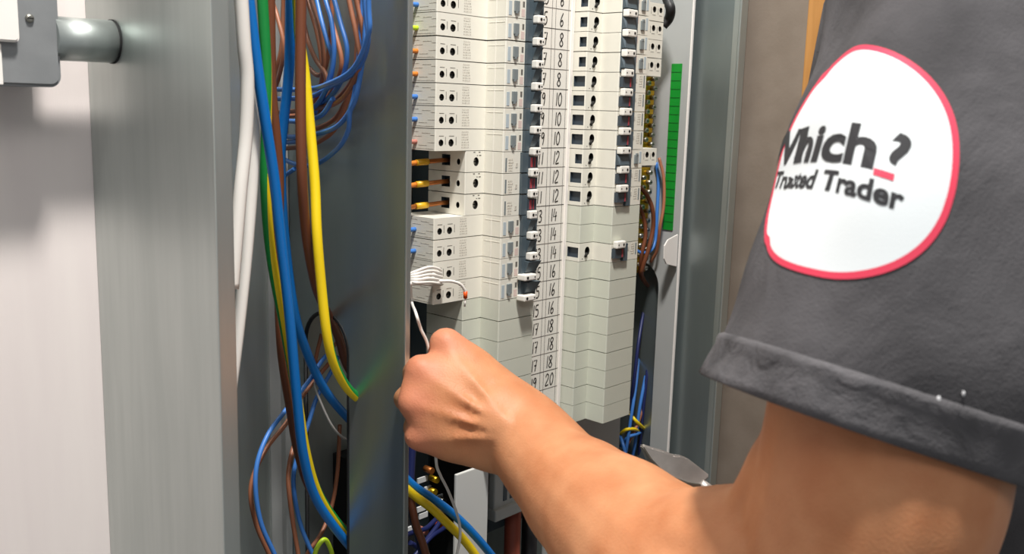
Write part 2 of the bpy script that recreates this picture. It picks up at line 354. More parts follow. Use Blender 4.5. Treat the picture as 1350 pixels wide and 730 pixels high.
MC = [('body', mc_body, None),
      ('terminal_screw', part_mesh('terminal_screw', ['screw_steel', 'black_hole'], screw(565.2, 8.4, 3.1)), None),
      ('terminal_marking', part_mesh('terminal_marking', 'print_dark', multi((568.6, 571, 13.2, 14, 564.3), (566, 567.4, 13.3, 13.9, 564.3), (562, 564, 15.8, 16.6, 564.3), (568, 570, 15.8, 16.6, 564.3))), None),
      ('riser_line', part_mesh('riser_line', 'card_white', lambda mb: mb.box((574.45, 553.6, 0), (574.7, 554.6, H))), None),
      ('blue_stripe', part_mesh('blue_stripe', 'button_grey', frontplate(577.6, 579.4, 1.2, 12.4)), None),
      ('rating_label', part_mesh('rating_label', 'print_grey', text_bars(581.5, 587, 1.4, 12.6, 542.6, 5)), None),
      ('indicator_slot', part_mesh('indicator_slot', 'print_grey', frontplate(590, 592.4, 4.4, 8)), None),
      ('toggle_surround', part_mesh('toggle_surround', 'dark_slate', lambda mb: mb.box((595.6, 539.8, .3), (603, 543, H-.3))), None),
      ('toggle_window', part_mesh('toggle_window', ['dark_window', 'flag_red'], lambda mb: (mb.box((603.2, 538.8, 4), (613.5, 543, 13.2)), mb.box((604.4, 538.4, 4.6), (607, 539.4, 12.6), 1), mb.box((609, 538.4, 4.6), (610, 539.4, 12.6), 1))), None),
      ('toggle', part_mesh('toggle', ['toggle_white', 'black_hole'], lever(603, 612, -3.4, 3.6, 535.5)), None)]
TAIL = ('screw_slot', part_mesh('screw_slot', 'black_hole', lambda mb: (mb.tube([(628.6, 563.9, 9.6), (630.8, 563.9, 13.4)], 1.5, 8), mb.cyl((634.5, 564.1, 15), (634.5, 564.5, 15), .5, 8))), None)
RC_R = RC[:-2] + [TAIL, ('toggle_cradle', part_mesh('toggle_cradle', 'dark_slate', wedge(603, 618.4, 3.9, 13.6, 539.4, 537)), None),
                  ('toggle', part_mesh('toggle', ['toggle_white', 'black_hole'], lever(604, 618.6, -3.2, 3.4, 535)), None)]
MC_R = MC[:-2] + [TAIL, ('toggle_window', part_mesh('toggle_window', ['dark_window', 'flag_red'], lambda mb: (mb.box((603.2, 538.8, 4), (617.4, 543, 13.2)), mb.box((604.8, 538.4, 4.6), (606.6, 539.4, 12.6), 1))), None),
                  ('toggle', part_mesh('toggle', ['toggle_white', 'black_hole'], lever(604, 617.6, -3.4, 3.6, 536)), None)]
BL = [('body', bl_body, None)]
def module(kind, name, row, right, label, cat, group):
    zc = ROW0 - PITCHZ*row - PITCHZ/2 + (.55 if row < 0 and not right else 0) + random.Random(row*7+right).uniform(-.14, .14)
    root = empty(name, (673, 600, zc), label, cat, group)
    if right: root.rotation_euler = (0, math.pi, 0)
    for n, me, lab in kind:
        o = bpy.data.objects.new(n, me); COL.objects.link(o); o.parent = root
    return root
WORDS = {4: 'four', 5: 'five', 6: 'six', 8: 'eight', 10: 'ten', 12: 'twelve', 14: 'fourteen', 16: 'sixteen', 18: 'eighteen', 20: 'twenty'}
def numfor(row):                                    # circuit number pencilled beside a row, with its place within its group of three
    e = 6 + 2*((row+4)//3); return e, ('topmost', 'middle', 'lowest')[(row+4) % 3]
for row in range(-3, 20):
    e, pos = numfor(row)
    where = f'level with the {pos} handwritten {WORDS[e]}' if row < 18 else ('second from the bottom' if row == 18 else 'bottommost of its column')
    if row <= 4 or 8 <= row <= 11:
        k = RC_OFF if row in (10, 11) else RC
        module(k, 'breaker', row, False, f'white breaker with two screw holes, left column, {where}', 'breaker', 'two-screw breakers in the left column')
    elif row <= 7:
        module(MC, 'breaker', row, False, f'short white breaker with dark square entry, left column, {where}', 'breaker', 'short breakers in the left column')
    else:
        module(BL, 'blank_cover', row, False, f'light grey blank cover, left column, {where}', 'blank cover', 'blank covers in the left column')
    if row <= 0 or row == 5:
        module(RC_R, 'breaker', row, True, f'long white breaker with two outer screw holes, right column, {where}', 'breaker', 'long breakers in the right column')
    elif row in (1, 2, 3, 4, 6, 7, 10):
        module(MC_R, 'breaker', row, True, f'short white breaker with dark cable window, right column, {where}', 'breaker', 'short breakers in the right column')
    else:
        module(BL, 'blank_cover', row, True, f'light grey blank cover, right column, {where}', 'blank cover', 'blank covers in the right column')

# ================================================================== NUMBER STRIP
strip = empty('number_strip', (673, 590, -330), 'long white card strip of handwritten circuit numbers between the two breaker columns', 'label strip')
b = MB(); b.box((642, 580, -320), (700.5, 581, 112)); b.obj('card', 'card_white', strip)
b = MB(); b.box((642, 581, -320), (704, 609, 112)); b.obj('carrier', 'rail_grey', strip)
b = MB(); b.box((700.5, 578.6, -320), (702.3, 581, 112)); b.box((703.2, 579.4, -320), (704.6, 581, 112)); b.obj('edge_rail', 'plate_white', strip)
b = MB(); b.box((702.3, 580.2, -320), (703.2, 581, 112)); b.obj('edge_groove', 'rule_grey', strip)
YS = 580
for x in (673.6, 678.6, 696.6):
    b = MB(); b.box((x-.25, YS-.12, -320), (x+.25, YS+.2, 112)); b.obj('ruled_line', 'rule_grey', strip)
for k in range(-3, 20):
    z = ROW0 - PITCHZ*k + .6
    b = MB(); b.box((642, YS-.15, z-.28), (699.5, YS+.2, z+.28)); b.obj('ruled_line', 'ink' if k % 3 == 2 else 'rule_grey', strip)
DIG = {'0': [[(.5, 1), (.15, .75), (.1, .35), (.4, 0), (.8, .2), (.9, .65), (.6, .98), (.45, .95)]],
       '1': [[(.55, 1), (.45, 0)]],
       '2': [[(.1, .75), (.35, 1), (.75, .9), (.75, .6), (.1, .05), (.9, .08)]],
       '3': [[(.1, .95), (.6, 1), (.75, .75), (.35, .55), (.8, .4), (.65, .05), (.05, .05)]],
       '4': [[(.35, 1), (.05, .35), (.9, .42)], [(.72, .75), (.6, 0)]],
       '5': [[(.9, 1), (.25, .95), (.2, .6), (.7, .6), (.85, .25), (.5, 0), (.1, .05)]],
       '6': [[(.7, 1), (.3, .6), (.15, .2), (.45, 0), (.8, .2), (.6, .45), (.2, .3)]],
       '7': [[(.05, .95), (.85, 1), (.45, 0)], [(.2, .5), (.8, .52)]],
       '8': [[(.5, .52), (.15, .8), (.5, 1), (.85, .8), (.5, .52), (.1, .2), (.5, 0), (.9, .2), (.5, .52)]],
       '9': [[(.8, .9), (.4, 1), (.15, .7), (.5, .55), (.8, .85), (.75, .4), (.6, 0)]]}
def ribbon(mb, pts, wd, Y):
    P = [Vector((p[0], 0, p[1])) for p in pts]; vs = []; fs = []
    for i, p in enumerate(P):
        t = (P[min(i+1, len(P)-1)]-P[max(i-1, 0)]).normalized(); n = Vector((-t.z, 0, t.x))*wd/2
        vs += [(p.x+n.x, Y, p.z+n.z), (p.x-n.x, Y, p.z-n.z)]
    for i in range(len(P)-1): fs.append((2*i, 2*i+1, 2*i+3, 2*i+2))
    mb.add(vs, fs)
rn = random.Random(5)
def write(txt, xc, zc, hgt):
    mb = MB(); wd = hgt*.52; x = xc - (len(txt)*wd*1.05)/2; tilt = rn.uniform(.03, .16)
    for ch in txt:
        for st in DIG[ch]:
            pts = [(x+(q[0]+tilt*q[1])*wd*.9, 0, zc-hgt/2+q[1]*hgt) for q in st]
            pts = [(p.x, p.z) for p in spline(pts, 4)] if len(pts) > 2 and ch not in '147' else [(p[0], p[2]) for p in pts]
            ribbon(mb, pts, 1.15, YS-.22)
        x += wd*(.75 if ch == '1' else 1.08)
    return mb.obj('handwritten_number', 'ink', strip)
for k in range(-4, 18):
    e, pos = numfor(k); zc = ROW0-PITCHZ*k-PITCHZ/2+.4
    if k > -4: write(str(e), 687+rn.uniform(-.8, .8), zc, 11.8)
    if k > -4: write(str(e-1), 665.5+rn.uniform(-.6, .6), zc-.4, 11)

# ================================================================== EARTH BARS, GREEN LABEL
def bar_strip(z0, z1, label, n):
    root = empty('terminal_bar', (845, 600, z0), label, 'terminal bar', 'brass terminal bars')
    b = MB(); b.rbox((829, 596, z0), (863, 612, z1), .8); b.obj('bar', 'brass', root)
    b = MB(); b.box((834, 612, z0+8), (860, YB-.5, z0+14)); b.box((834, 612, z1-14), (860, YB-.5, z1-8)); b.obj('bracket', 'rail_grey', root)
    for k in range(n):
        z = z0+(k+.5)*(z1-z0)/n
        for x, off in ((857.5, 0), (846, (z1-z0)/n/2)):
            zz = z+off
            if zz+3 > z1: continue
            b = MB(); b.cyl((x, 590.5, zz), (x, 596.4, zz), 2.5, 12); b.box((x-1.8, 590.2, zz-.4), (x+1.8, 590.8, zz+.4), 1); b.obj('clamp_screw', ['screw_steel', 'black_hole'], root)
            b = MB(); b.cyl((x+4.8, 603, zz), (x+6.2, 603, zz), 1.8, 10) if x > 850 else b.cyl((x-1.5, 595.7, zz+3.6), (x-1.5, 596.2, zz+3.6), 1.2, 10); b.obj('wire_hole', 'black_hole', root)
bar_strip(-36, 42, 'brass screw terminal bar beside the short breakers of rows 8 and 10', 8)
bar_strip(-170, -56, 'brass screw terminal bar below the single long breaker, behind brown wires', 11)
gl = empty('earth_number_label', (869, 572, onX(886, 303, XC).z), 'narrow bright green numbered label strip on the grey pan side', 'label strip')
gt, gb = onX(886, 84, XC-1).z, onX(882, 303, XC-1).z; y0_, y1_ = onX(897, 120, XC-1).y, onX(876.5, 250, XC-1).y
b = MB(); b.box((XC-1.2, y0_, gb), (XC-.05, y1_, gt)); b.obj('backing', 'label_green', gl)
for k in range(1, 20):
    z = gb+(gt-gb)*k/20; b = MB(); b.box((XC-1.4, y0_, z-.35), (XC-1.1, y1_, z+.35)); b.obj('division_line', 'label_green_dark', gl)

# ================================================================== CABLES
def wire(name, pts, r, m, label, cat='cable', group=None, per=8, n=10, stripes=None, twist=0):
    mb = MB(); sp_ = spline(pts, per)
    if stripes: mb.tube(sp_, r, 16, 0, True, lambda k, nn: 0 if (k+stripes) % nn < nn/2 else 1, twist); o = mb.obj(name, ['cable_yellow', 'cable_green'])
    else: mb.tube(sp_, r, n); o = mb.obj(name, m)
    return tag(o, label, cat, group)
def Q(lst, Ys):
    """pixels -> points, depth interpolated along the list"""
    n = len(lst); out = []
    for i, p in enumerate(lst):
        t = i/(n-1)*(len(Ys)-1); k = min(int(t), len(Ys)-2); out.append(onY(p[0], p[1], Ys[k]+(Ys[k+1]-Ys[k])*(t-k)))
    return out
def lean(pts, up=60):                                # carry a cable on above the frame
    d = (pts[0]-pts[1]).normalized(); return [pts[0]+d*up]+pts
cb = 3.6
wire('power_cable', lean(Q([(328, 0), (338, 80), (350, 160), (362, 240), (372, 330), (382, 420), (391, 520), (400, 600), (418, 660), (458, 716), (480, 735)], [540, 546, 556, 570, 586])), cb, 'cable_blue', 'thick bright blue cable running the full height, leftmost at the top')
wire('power_cable', lean(Q([(383, 0), (381, 90), (374, 160), (370, 210), (374, 300), (386, 400), (401, 455), (426, 510), (457, 549), (480, 570)], [586, 593, 597, 602, 614])), cb, 'cable_blue', 'thick bright blue cable beside the brown ones, entering the slot higher up')
wire('power_cable', lean(Q([(356, 0), (357, 70), (359, 130), (365, 190), (368, 240), (367, 330), (368, 400), (372, 470), (383, 540), (394, 600), (412, 650), (450, 693), (480, 715)], [566, 574, 578, 584, 597, 612])), cb*.95, 'cable_brown', 'thick brown cable tucked behind the leftmost blue cable')
wire('power_cable', lean(Q([(397, 0), (396, 120), (398, 230), (404, 310), (416, 375), (430, 410), (446, 443), (457, 480), (475, 510)], [548, 552, 572, 604, 614])), cb, 'cable_brown', 'thick brown cable running straight down beside the yellow and green one')
wire('earth_cable', lean(Q([(346, 0), (351, 90), (351, 170), (350, 250), (358, 340), (375, 430), (391, 520), (404, 600), (422, 655), (457, 704), (480, 725)], [556, 563, 569, 582, 598])), cb, None, 'thick green and yellow cable showing behind the leftmost blue cable', stripes=8, twist=5.0)
wire('earth_cable', lean(Q([(392, 0), (395, 50), (402, 100), (409, 170), (415, 240), (418, 310), (424, 380), (431, 440), (440, 478), (457, 510), (478, 530)], [566, 566, 554, 551, 564])), cb, None, 'thick yellow and green cable in front, curving into the slot top', stripes=17, twist=2.0)
wire('flat_cable', lean(Q([(318, 0), (322, 60), (326, 110), (324, 180), (317, 250), (311, 320), (306, 380)], [522, 526, 524])), 4.2, 'wire_white', 'white sheathed cable hanging at the enclosure edge, front one of two')
wire('flat_cable', lean(Q([(324, 0), (333, 80), (335, 160), (332, 240), (326, 320), (319, 390), (311, 460), (303, 520)], [556, 558, 550])), 4.2, 'wire_white', 'white sheathed cable hanging at the enclosure edge, behind and longer than its neighbour')
# coiled bundle of thin wires at the top of the gutter
rw = random.Random(11)
def QX(lst, Ys, dx=0):
    n = len(lst); out = []
    for i, p in enumerate(lst):
        t = i/(n-1)*(len(Ys)-1); k = min(int(t), len(Ys)-2); out.append(onX(p[0], p[1], min(433, 405+(Ys[k]+(Ys[k+1]-Ys[k])*(t-k)-590)*.6)+dx))
    return out
def jit(lst, a): return [(x+rw.uniform(-a, a), y+rw.uniform(-a, a)) for x, y in lst]
BG, RG = 'thin blue wires coiled at the top of the gutter', 'thin brown wires coiled at the top of the gutter'
blue_paths = [([(486, 0), (485, 45), (466, 90), (432, 111), (405, 117), (366, 118), (345, 112)], [598, 602, 612, 650, 668]),
              ([(480, 0), (484, 55), (470, 92), (440, 113), (410, 128), (372, 131), (350, 128)], [604, 608, 618, 652, 668]),
              ([(484, 0), (480, 60), (473, 110), (465, 140), (445, 164), (418, 176), (385, 181), (360, 178)], [600, 592, 600, 620]),
              ([(478, 0), (473, 70), (466, 125), (462, 150), (458, 172), (445, 195), (418, 216), (390, 217), (365, 205)], [600, 590, 600, 620]),
              ([(417, 0), (424, 25), (432, 55), (438, 80), (431, 112), (415, 150)], [612, 606, 612, 625]),
              ([(430, 0), (438, 30), (441, 70), (434, 105), (420, 135), (400, 150)], [618, 612, 612, 625]),
              ([(440, 0), (450, 30), (458, 65), (452, 100), (436, 128), (410, 143)], [610, 604, 606, 622]),
              ([(363, 155), (385, 160), (405, 158), (425, 150), (440, 130)], [622, 618, 616, 612]),
              ([(365, 185), (380, 188), (396, 184), (418, 176)], [628, 622, 616, 612]),
              ([(388, 222), (376, 232), (366, 238), (355, 240)], [612, 612, 616, 620]),
              ([(310, 185), (318, 150), (322, 120), (316, 90)], [620, 625, 630, 630])]
brown_paths = [([(460, 0), (470, 50), (473, 90), (450, 132), (412, 144), (366, 148), (350, 140)], [604, 608, 620, 652, 668]),
               ([(470, 0), (477, 40), (474, 80), (456, 120), (420, 146), (375, 153)], [610, 614, 622, 652, 668]),
               ([(411, 0), (421, 35), (427, 75), (424, 110), (412, 140)], [622, 616, 620, 630]),
               ([(405, 0), (418, 45), (425, 90), (420, 120), (408, 150)], [630, 626, 628, 632]),
               ([(427, 0), (442, 45), (450, 80), (446, 105), (430, 130)], [626, 622, 624, 630]),
               ([(358, 0), (366, 25), (374, 60), (370, 95), (362, 120)], [630, 626, 628, 632]),
               ([(374, 0), (371, 60), (363, 95), (358, 125), (352, 150)], [640, 636, 636, 638]),
               ([(396, 0), (403, 45), (415, 75), (428, 95), (432, 108)], [634, 632, 630, 630]),
               ([(478, 0), (472, 60), (464, 110), (454, 145), (440, 170), (425, 183), (410, 192), (396, 194), (375, 196)], [618, 618, 622, 628]),
               ([(474, 0), (471, 60), (466, 110), (454, 140), (440, 158), (420, 168), (398, 172)], [616, 614, 620, 626]),
               ([(404, 85), (418, 100), (428, 90), (436, 50), (438, -8), (438, -40)], [640, 640, 640, 640])]
BL_ = ['large thin blue loop at the top of the gutter, uppermost of the sweeping ones', 'large thin blue loop at the top of the gutter, second of the sweeping ones', 'thin blue loop crossing low on the coiled bundle, above the lowest loop', 'lowest thin blue loop hanging from the coiled bundle']
BR_ = ['thin brown loop sweeping across the coiled bundle, outer one', 'thin brown loop sweeping across the coiled bundle, inner one']
for paths, m, first, rest, grp in ((blue_paths, 'wire_blue', BL_, 'short length of thin light blue wire inside the coiled bundle high in the gutter', BG), (brown_paths, 'wire_brown', BR_, 'short length of thin brown wire inside the coiled bundle high in the gutter', RG)):
    for k, (lst, ys) in enumerate(paths):
        pts = QX(jit(lst, 1), [y-7 for y in ys] if paths is brown_paths and k < 2 else ys, ((-11, -6, 2, 4)[k] if paths is brown_paths and k < 4 else (-19, -15, -3, -1)[k] if k < 4 else -((k*5) % 9)+(2 if paths is brown_paths else -2)))
        wire('thin_wire', lean(pts) if lst[0][1] == 0 else pts, 1.75, m, first[k] if k < len(first) else rest, 'wire', grp, per=7, n=8)
# loose loops lower down
wire('thin_wire', Q([(440, 462), (427, 472), (407, 502), (377, 540), (351, 577), (337, 625), (343, 685), (364, 735)], [618, 606, 584, 578]), 1.8, 'wire_blue', 'thin blue wire looping out left of the slot, outermost blue loop', 'wire')
wire('thin_wire', Q([(442, 470), (432, 481), (400, 520), (378, 557), (350, 593), (331, 640), (337, 688), (357, 735)], [626, 614, 594, 588]), 1.8, 'wire_brown', 'thin brown wire looping out left of the slot beside the blue loop', 'wire')
wire('thin_wire', Q([(392, 575), (384, 600), (380, 632), (385, 680), (394, 735)], [610, 600, 592, 590]), 1.8, 'wire_brown', 'thin brown wire hanging left of the thick blue cable near the bottom', 'wire')
wire('thin_wire', Q([(446, 470), (436, 491), (418, 523), (406, 560), (391, 605), (387, 640), (396, 690), (414, 735)], [622, 612, 604, 598]), 1.8, 'wire_blue', 'thin blue wire passing behind the thick blue cable near the slot', 'wire')
wire('thin_wire', Q([(448, 560), (445, 620), (438, 665), (425, 700), (408, 725), (400, 740)], [618, 622, 612, 600]), 1.7, 'wire_brown', 'thin brown wire curving inside the slot behind the thick cables', 'wire')
wire('thin_wire', Q([(420, 500), (415, 508), (424, 533), (437, 560), (450, 575), (464, 581)], [612, 604, 600, 606]), 1.0, 'wire_grey', 'very thin grey wire curling across the slot', 'wire')
wire('thin_wire', Q([(412, 742), (418, 722), (428, 711), (436, 724), (440, 742)], [590, 588, 590]), 1.9, 'wire_lime', 'short lime green wire end at the bottom of the slot', 'wire')
wire('thin_wire', Q([(424, 440), (418, 465), (416, 480), (428, 470), (445, 450)], [626, 628, 630]), 1.6, 'wire_brown', 'thin brown wire bunched inside the top of the slot', 'wire')

# wires running into the left column from behind the divider
for row, m, cname in ((-2, 'wire_blue', 'blue'), (-1, 'wire_lime', 'yellow green'), (0, 'wire_orange', 'orange'), (1, 'wire_orange', 'orange'), (2, 'wire_blue', 'blue'), (3, 'wire_blue', 'blue'), (4, 'wire_pink', 'pinkish red'), (8, 'wire_blue', 'blue'), (9, 'wire_blue', 'blue')):
    z = ROW0-PITCHZ*row-PITCHZ*.62; e, pos = numfor(row)
    mb = MB(); mb.tube(spline([(519.3, 587, z), (506, 590, z-1), (488, 604, z-6), (478, 626, z-22), (474, 645, z-45)], 6), 1.9, 10)
    tag(mb.obj('feed_wire', m), f'short {cname} wire entering the left breaker level with the {pos} handwritten {WORDS[e]}', 'wire', 'wires feeding the left column')
    if row in (0, 1):
        pass
for row, yy in ((5, 'uppermost, in shadow'), (6, 'middle'), (7, 'lowest and brightest')):
    z = ROW0-PITCHZ*row-PITCHZ/2
    root = empty('tail_wire', (530, 588, z), f'copper coloured wire with yellow sleeve entering a dark square entry, {yy} of three', 'wire', 'copper tails of the short breakers')
    b = MB(); b.tube([(557, 587.5, z+.3), (546, 587.5, z), (530, 588, z-1)], 1.9, 10); b.obj('bare_conductor', 'copper', root)
    b = MB(); b.tube([(533, 588, z-.8), (529, 588.2, z-1.0), (521, 589, z-1.5)], 2.6, 12); b.obj('sleeve', 'ferrule_yellow', root)
    b = MB(); b.tube(spline([(521.5, 589, z-1.5), (508, 591, z-2.6), (488, 598, z-3), (468, 620, z-14), (462, 645, z-40)], 6), 2.0, 10); b.obj('insulation', 'copper' if row == 7 else 'wire_orange', root)
wire('thin_wire', [(500, 600, -22), (512, 606, -40), (516, 610, -62), (508, 612, -84), (490, 616, -95)], 1.6, 'wire_grey', 'thin grey wire looping behind the copper tails, inner one', 'wire')
wire('thin_wire', [(492, 604, -24), (504, 610, -42), (508, 612, -62), (500, 614, -80), (482, 620, -92)], 1.6, 'wire_grey', 'thin grey wire looping behind the copper tails, outer one', 'wire')

# white control wire held by the hand, and the white coil
hw = [onX(541, 372, 480), onX(543, 398, 486), onY(548, 412, 508), onY(555, 434, 505), onY(564, 455, 504), onY(572, 500, 502), onY(574, 560, 500), onY(575, 608, 505), onY(580, 625, 512), onY(590, 645, 520), onY(600, 670, 524), onY(606, 692, 524), onY(606, 712, 522), onY(600, 740, 520)]
wire('control_wire', hw, 1.15, 'wire_white', 'thin white wire pinched in the fist, hanging out below it', 'wire', per=8)
coil = empty('wire_coil', tuple(onY(565, 372, 556)), 'small bundle of white wire with an orange tip, bunched across the lowest breakers', 'wire coil')
for k in range(5):
    yk = 353+k*4.2
    pts = [onY(538, 362+k*2, 552), onY(550, yk+4-k*.3, 548-k), onY(566, yk-1+k*.8, 552-k), onY(577, yk+1+k*.6, 556-k), onY(581+k*.6, yk+4, 559), onY(576, yk+6, 561), onY(556, 368+k*1.5, 560), onY(540, 370+k, 560)]
    mb = MB(); mb.tube(spline(pts, 8), 1.25, 8); mb.obj('loop', 'wire_white', coil)
mb = MB(); mb.tube(spline([onY(560, 369, 552), onY(578, 370.5, 553), (onY(594, 370.5, 552)), onY(606, 374, 550), onY(612, 381, 549), onY(613.5, 386, 549)], 8), 1.25, 8); mb.obj('tail', 'wire_white', coil)
mb = MB(); mb.tube([onY(613.4, 384, 549), onY(613.6, 393, 549)], [1.9, 1.7], 12); fo = mb.obj('ferrule', 'ferrule_orange', coil); tag(fo, 'orange ferrule on the wire end')
mb = MB(); mb.tube([onY(613.6, 393, 549), onY(612.6, 404, 549)], .75, 8); mb.obj('bare_tip', 'plate_white', coil)

# right hand side wires
wire('thin_wire', Q([(865, 214), (868, 240), (866, 285), (864, 315), (858, 330), (846, 333), (835, 328)], [592, 586, 584, 592]), 1.9, 'wire_blue', 'blue wire hanging from the single long breaker on the right', 'wire')
wire('thin_wire', Q([(869, 208), (875, 235), (875, 270), (870, 300), (866, 330), (858, 345)], [584, 573, 573, 588]), 1.7, 'wire_brown', 'thin brown wire beside the green label, next to a blue one', 'wire')
wire('thin_wire', Q([(842, 245), (852, 256), (860, 275), (861, 300), (855, 328), (848, 350), (846, 362), (852, 374), (860, 380)], [588, 580, 582, 590, 610]), 2.3, 'cable_brown', 'brown wire bowing over the lower brass bar', 'wire')
wire('thin_wire', Q([(838, 262), (848, 285), (851, 310), (846, 335), (844, 360), (850, 372)], [592, 586, 588, 604]), 2.1, 'cable_brown', 'second brown wire, darker, nearer the blank covers', 'wire')
rr = random.Random(4)
lowp = [('wire_blue', [(842, 470), (838, 510), (832, 550), (826, 590), (820, 620)], 'blue wire dropping behind the lowest right blank covers'),
        ('wire_blue', [(862, 430), (852, 490), (843, 540), (838, 580), (832, 612)], 'blue wire nearest the pan edge in the dark right slot'),
        ('cable_yellow', [(828, 542), (836, 552), (846, 562), (852, 568)], 'short yellow wire crossing the right slot'),
        ('cable_yellow', [(815, 574), (826, 566), (838, 566), (846, 572)], 'yellow wire arching over the blue wires low on the right'),
        ('wire_blue', [(818, 588), (828, 576), (840, 572), (850, 566)], 'blue wire arching under the yellow one low on the right'),
        ('wire_brown', [(856, 500), (848, 530), (842, 555), (830, 580), (818, 600)], 'dull brown wire among the blue wires low on the right'),
        ('wire_blue', [(816, 570), (822, 588), (826, 610), (824, 630)], 'blue wire end against the grey plate low on the right'),
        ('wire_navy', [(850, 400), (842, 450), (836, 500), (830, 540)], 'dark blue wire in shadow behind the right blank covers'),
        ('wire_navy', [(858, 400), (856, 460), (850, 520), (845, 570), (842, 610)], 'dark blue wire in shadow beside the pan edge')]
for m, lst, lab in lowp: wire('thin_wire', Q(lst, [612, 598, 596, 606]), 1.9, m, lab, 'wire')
mb = MB(); mb.tube(spline(Q([(874, -20), (880, 0), (884, 12), (882, 24), (874, 34)], [572, 562, 572]), 6), 5, 12)
tag(mb.obj('conduit_hose', 'wire_black'), 'black corrugated hose end beside the topmost right breakers', 'hose')

# ================================================================== BELOW THE HAND: incoming section
ct, cr = onY(602, 626, 560), onY(645, 640, 560)
sh = empty('busbar_shroud', (565, 575, -600), 'plain light grey upright shroud below the fist', 'shroud')
b = MB(); b.rbox((ct.x, 560, -640), (cr.x-1, 563, ct.z), .8); b.obj('cover', 'shroud_grey', sh)
b = MB(); b.box((cr.x-9, 563, -640), (cr.x-6, YB-.3, ct.z-4)); b.obj('bracket', 'dark_void', sh)
ms = empty('terminal_cover', (630, 570, -420), 'pale grey slotted plastic terminal cover partly behind the forearm', 'cover')
A, Bq, Cq = onY(652, 640, 572), onY(655, 682, 572), onY(700, 700, 572)
b = MB(); b.rbox((A.x, 572, Bq.z+2), (A.x+52, 580, A.z+30), 1.5); b.obj('body', 'clear_plastic', ms)
for k in range(4):
    x = A.x+12+k*9; b = MB(); b.box((x, 571.2, Bq.z+14), (x+4.5, 572.4, A.z+4)); b.obj('slot', 'dark_slate', ms)
b = MB(); b.rbox((A.x-2, 568, Bq.z-2), (A.x+56, 582, Bq.z+9), 1.2); b.obj('lower_rim', 'clear_plastic', ms)
b = MB(); b.box((A.x+20, 580, Bq.z+12), (A.x+46, 627.5, A.z+20)); b.obj('bracket', 'dark_void', ms)
q = onY(681, 690, 585); mb = MB(); mb.tube([(q.x, 590, q.z+20), (q.x, 590, q.z-60), (q.x+2, 592, -760)], 8, 14); tag(mb.obj('supply_cable', 'wire_red'), 'thick dull red cable dropping out of the pale terminal cover', 'cable')
q = onY(703, 690, 585); mb = MB(); mb.tube([(q.x+3, 592, q.z+26), (q.x+3, 592, q.z-60), (q.x+4, 594, -760)], 8, 14); tag(mb.obj('supply_cable', 'wire_black'), 'thick black cable beside the dull red one under the terminal cover', 'cable')
q = onY(651, 655, 600); b = MB(); b.cyl((q.x, 594, q.z), (q.x, YB-.3, q.z), 4, 6); b.cyl((q.x, 588, q.z), (q.x, 594, q.z), 2.2, 12); tag(b.obj('hex_bolt', 'screw_steel'), 'zinc hex bolt in the gap beside the grey shroud', 'bolt')
wire('power_cable', Q([(520, 615), (545, 640), (570, 657), (592, 673), (618, 697), (648, 732), (670, 765)], [560, 548, 540, 535]), 3.6, 'cable_blue', 'thick blue cable crossing below the fist in front of the grey shroud')
wire('power_cable', Q([(518, 628), (545, 652), (568, 669), (590, 690), (612, 712), (632, 740), (645, 770)], [556, 542, 536, 530]), 3.6, 'cable_yellow', 'thick yellow cable crossing below the fist beside the blue one')
wire('power_cable', Q([(545, 560), (541, 640), (545, 680), (553, 710), (560, 745)], [560, 556, 552]), 3.4, 'wire_navy', 'dark navy cable hanging close to the divider lip below the fist')
wire('power_cable', Q([(540, 650), (548, 690), (556, 712), (566, 745)], [552, 546, 544]), 3.2, 'cable_brown', 'brown cable hanging close to the divider lip at the bottom')
for i, (lst, m) in enumerate([([(545, 735), (562, 712), (575, 695), (585, 680)], 'wire_navy'), ([(555, 722), (570, 706), (584, 697), (592, 690)], 'wire_navy'), ([(540, 715), (552, 722), (560, 735), (563, 750)], 'wire_navy'), ([(535, 705), (548, 700), (562, 696), (575, 684)], 'wire_navy')]):
    wire('neutral_wire', Q(lst, [585, 590, 600]), 2.2, m, 'dark navy wire in the tangle at the bottom beside the divider lip', 'wire', 'navy wires in the bottom tangle', per=5, n=8)
nb = empty('neutral_bar', (530, 612, -400), 'dark terminal block with small white number tags below the fist', 'terminal block')
b = MB(); b.box((486, 607, -460), (540, YB-.3, -300)); b.obj('block', 'dark_void', nb)
for px, py, wd in ((557, 632, 14), (564, 644, 9), (556, 670, 13), (558, 679, 12), (541, 697, 8), (580, 655, 8)):
    c_ = onY(px, py, 606); k = .42
    b = MB(); b.box((c_.x-wd*k, 605.4, c_.z-2.4), (c_.x+wd*k, 607, c_.z+2.4)); o = b.obj('number_tag', 'label_white', nb)
    for j in range(3):
        mb = MB(); x = c_.x-wd*k*.5+j*wd*k*.45; mb.box((x, 605.2, c_.z-1.1), (x+wd*.1, 605.5, c_.z+1.2)); mb.obj('print_mark', 'ink', o)
for px, py, m in ((568, 620, 'copper'), (575, 632, 'brass'), (572, 648, 'brass'), (584, 660, 'screw_steel'), (580, 690, 'ferrule_orange'), (583, 672, 'screw_steel'), (560, 700, 'wire_pink')):
    c_ = onY(px, py, 600); b = MB(); b.cyl((c_.x, 598, c_.z), (c_.x, 607.5, c_.z), 3.0, 10); b.obj('clamp_screw', m, nb)

